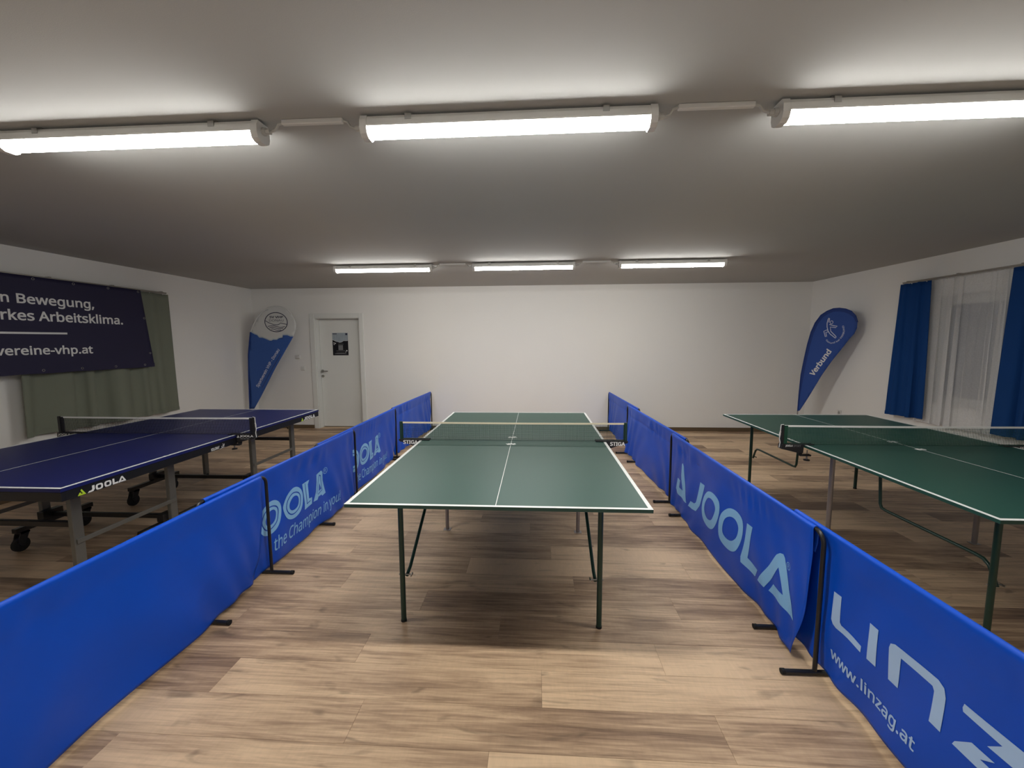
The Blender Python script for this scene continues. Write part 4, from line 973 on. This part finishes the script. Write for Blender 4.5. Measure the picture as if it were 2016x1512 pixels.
def curtain(name, label, P0, P1, s0, s1, ztop, zbot, material, folds, amp, front, flare=0.0, seed=1, thick=0.0025, dense_n=14, group=None, zb2=None, y_off=0.0, harm=0.35, swing=0.25):
    root = plane_thing(name, label, 'curtain', P0, P1, group)
    r = random.Random(seed); ph = [r.uniform(0, 6.28) for _ in range(6)]
    n = int(folds * dense_n); NZ = 26; rows = []
    for i in range(NZ + 1):
        d = i / NZ; row = []
        for j in range(n + 1):
            u = j / n
            z = ztop - (ztop - (zbot + ((zb2 - zbot) * u if zb2 is not None else 0))) * d
            s = s0 + (s1 - s0) * u + flare * d * (u - 0.5) * 2
            uu = u * folds * 2 * PI + 1.3 * math.sin(2.3 * u * 6.28 + ph[0]) + 0.5 * d * math.sin(5 * u + ph[1])
            a = amp * (0.55 + 0.6 * d) * (0.75 + 0.35 * math.sin(u * 11 + ph[2]))
            y = a * math.sin(uu) + a * harm * math.sin(2.1 * uu + ph[3] + 1.5 * d) + 0.15 * amp * d * math.sin(3 * d + u * 9 + ph[4])
            s += swing * a * math.sin(2 * uu + ph[5])
            row.append((s, front * (y + y_off), z))
        rows.append(row)
    m_ = MB(); m_.grid(rows); c = part('fabric', m_, material, root, True)
    if thick:
        md = c.modifiers.new('thickness', 'SOLIDIFY'); md.thickness = thick; md.offset = 0
    hm = MB(); hm.grid([[(q[0], q[1] + front * 0.004, q[2] + t) for q in rows[-1]] for t in (0.045, 0.002)])
    h_ = part('hem', hm, material, root, True)
    nb = max(4, int(folds * 1.5))
    for k in range(nb):
        s = s0 + (s1 - s0) * (k + 0.5) / nb; g = MB(); g.box(s - 0.004, s + 0.004, -0.003, 0.003, ztop - 0.01, ztop + 0.0015); part('hook', g, 'white_plastic', root)
    return root
curtain('window_curtain', 'olive grey curtain hanging behind the navy banner on the left wall', CP0, CP1, 0.035, 1.725, 2.250, 0.620, 'curtain_green', 6.0, 0.044, -1, flare=0.045, seed=4, dense_n=22, harm=0.15, y_off=-0.012)

BP0, BP1 = (-4.925, -0.85), (-4.865, 2.05)
bn = plane_thing('advertising_banner', 'navy fabric banner with white lettering hung on the left wall', 'banner', BP0, BP1)
BL = math.hypot(BP1[0] - BP0[0], BP1[1] - BP0[1])
OFF = math.hypot(0.026, 1.25)          # distance of the tracing origin (y = 0.40) along the banner
def ban_y(s, z): return -(0.006 * math.sin(2.2 * s + 1.0) * (1 - 0.3 * z) + 0.010 * math.sin(5 * s + 2) * max(0, (1.75 - z)) * 0.35)
BZ0, BZ1 = 1.270, 2.254
rows = []
for i in range(25):
    d = i / 24; row = []
    for j in range(81):
        u = j / 80; z1 = BZ1; s_end = OFF + 1.365 + 0.098 * d
        s = u * s_end; z = BZ1 - (BZ1 - BZ0) * d - 0.004 * d * abs(math.sin(7 * s))
        row.append((s, ban_y(s, z), z))
    rows.append(row)
m_ = MB(); m_.grid(rows); bc = part('banner_cloth', m_, 'banner_navy', bn, True); md = bc.modifiers.new('thickness', 'SOLIDIFY'); md.thickness = 0.0015; md.offset = 0
def bput(me, material, nm): return link(nm, remap(me, lambda a, b: (a + OFF, ban_y(a + OFF, b) - 0.0018, b), 0.06, nm), material, bc)
bput(text_mesh('In', -0.070, 0.040, 1.976, 2.070, bold=0.02), 'print_white', 'lettering')
bput(text_mesh('Bewegung,', 0.098, 0.797, 1.945, 2.070, bold=0.02), 'print_white', 'lettering')
bput(text_mesh('starkes Arbeitsklima.', -0.235, 1.104, 1.805, 1.912, bold=0.02), 'print_white', 'lettering')
bput(loops_mesh([[(-0.42, 1.668), (0.500, 1.675), (0.500, 1.694), (-0.42, 1.689)]]), 'print_white', 'rule')
bput(text_mesh('vereine-vhp.at', -0.112, 0.736, 1.436, 1.556, bold=0.02), 'print_white', 'lettering')
for (a, z) in [(k * 0.36 + 0.06, BZ0 + 0.030) for k in range(8)] + [(k * 0.36 + 0.06, BZ1 - 0.024) for k in range(8)] + [(2.665, 1.45), (2.630, 1.90)]:
    m_ = MB(); m_.tube([(a + 0.011 * math.cos(t), ban_y(a, z) - 0.002, z + 0.011 * math.sin(t)) for t in [2 * PI * k / 14 for k in range(14)]], 0.0028, 6, closed=True)
    part('eyelet', m_, 'steel', bn, True)
hm = MB(); hm.grid([[(q[0], q[1] - 0.0025, q[2] + t) for q in rows[-1]] for t in (0.05, 0.001)]); part('hem', hm, 'banner_navy', bn, True)
# ------------------------------------------------------------------ right wall: rail, curtains, sheer
RP0, RP1 = (4.775, 2.5), (4.825, 1.0)
rail('metal curtain rail above the window on the right wall', RP0, RP1, 2.75, 2.272, 0.295, 1)
RQ0, RQ1 = (4.825, 2.5), (4.875, 1.0)
curtain('window_curtain', 'dark blue curtain at the left side of the window', RP0, RP1, 0.27, 0.645, 2.262, 0.612, 'curtain_blue', 2.0, 0.030, -1, flare=0.035, seed=9, dense_n=18, group='blue window curtains', zb2=0.624, harm=0.2)
curtain('window_curtain', 'dark blue curtain at the right frame edge beside the sheer', RP0, RP1, 1.46, 2.40, 2.262, 0.612, 'curtain_blue', 5, 0.030, -1, flare=0.05, seed=12, dense_n=16, group='blue window curtains', harm=0.2)
curtain('sheer_curtain', 'white sheer curtain between the two blue curtains', RQ0, RQ1, 0.53, 1.50, 2.262, 0.585, 'sheer', 7, 0.020, -1, seed=21, thick=0, dense_n=28, y_off=0.0, swing=1.5)
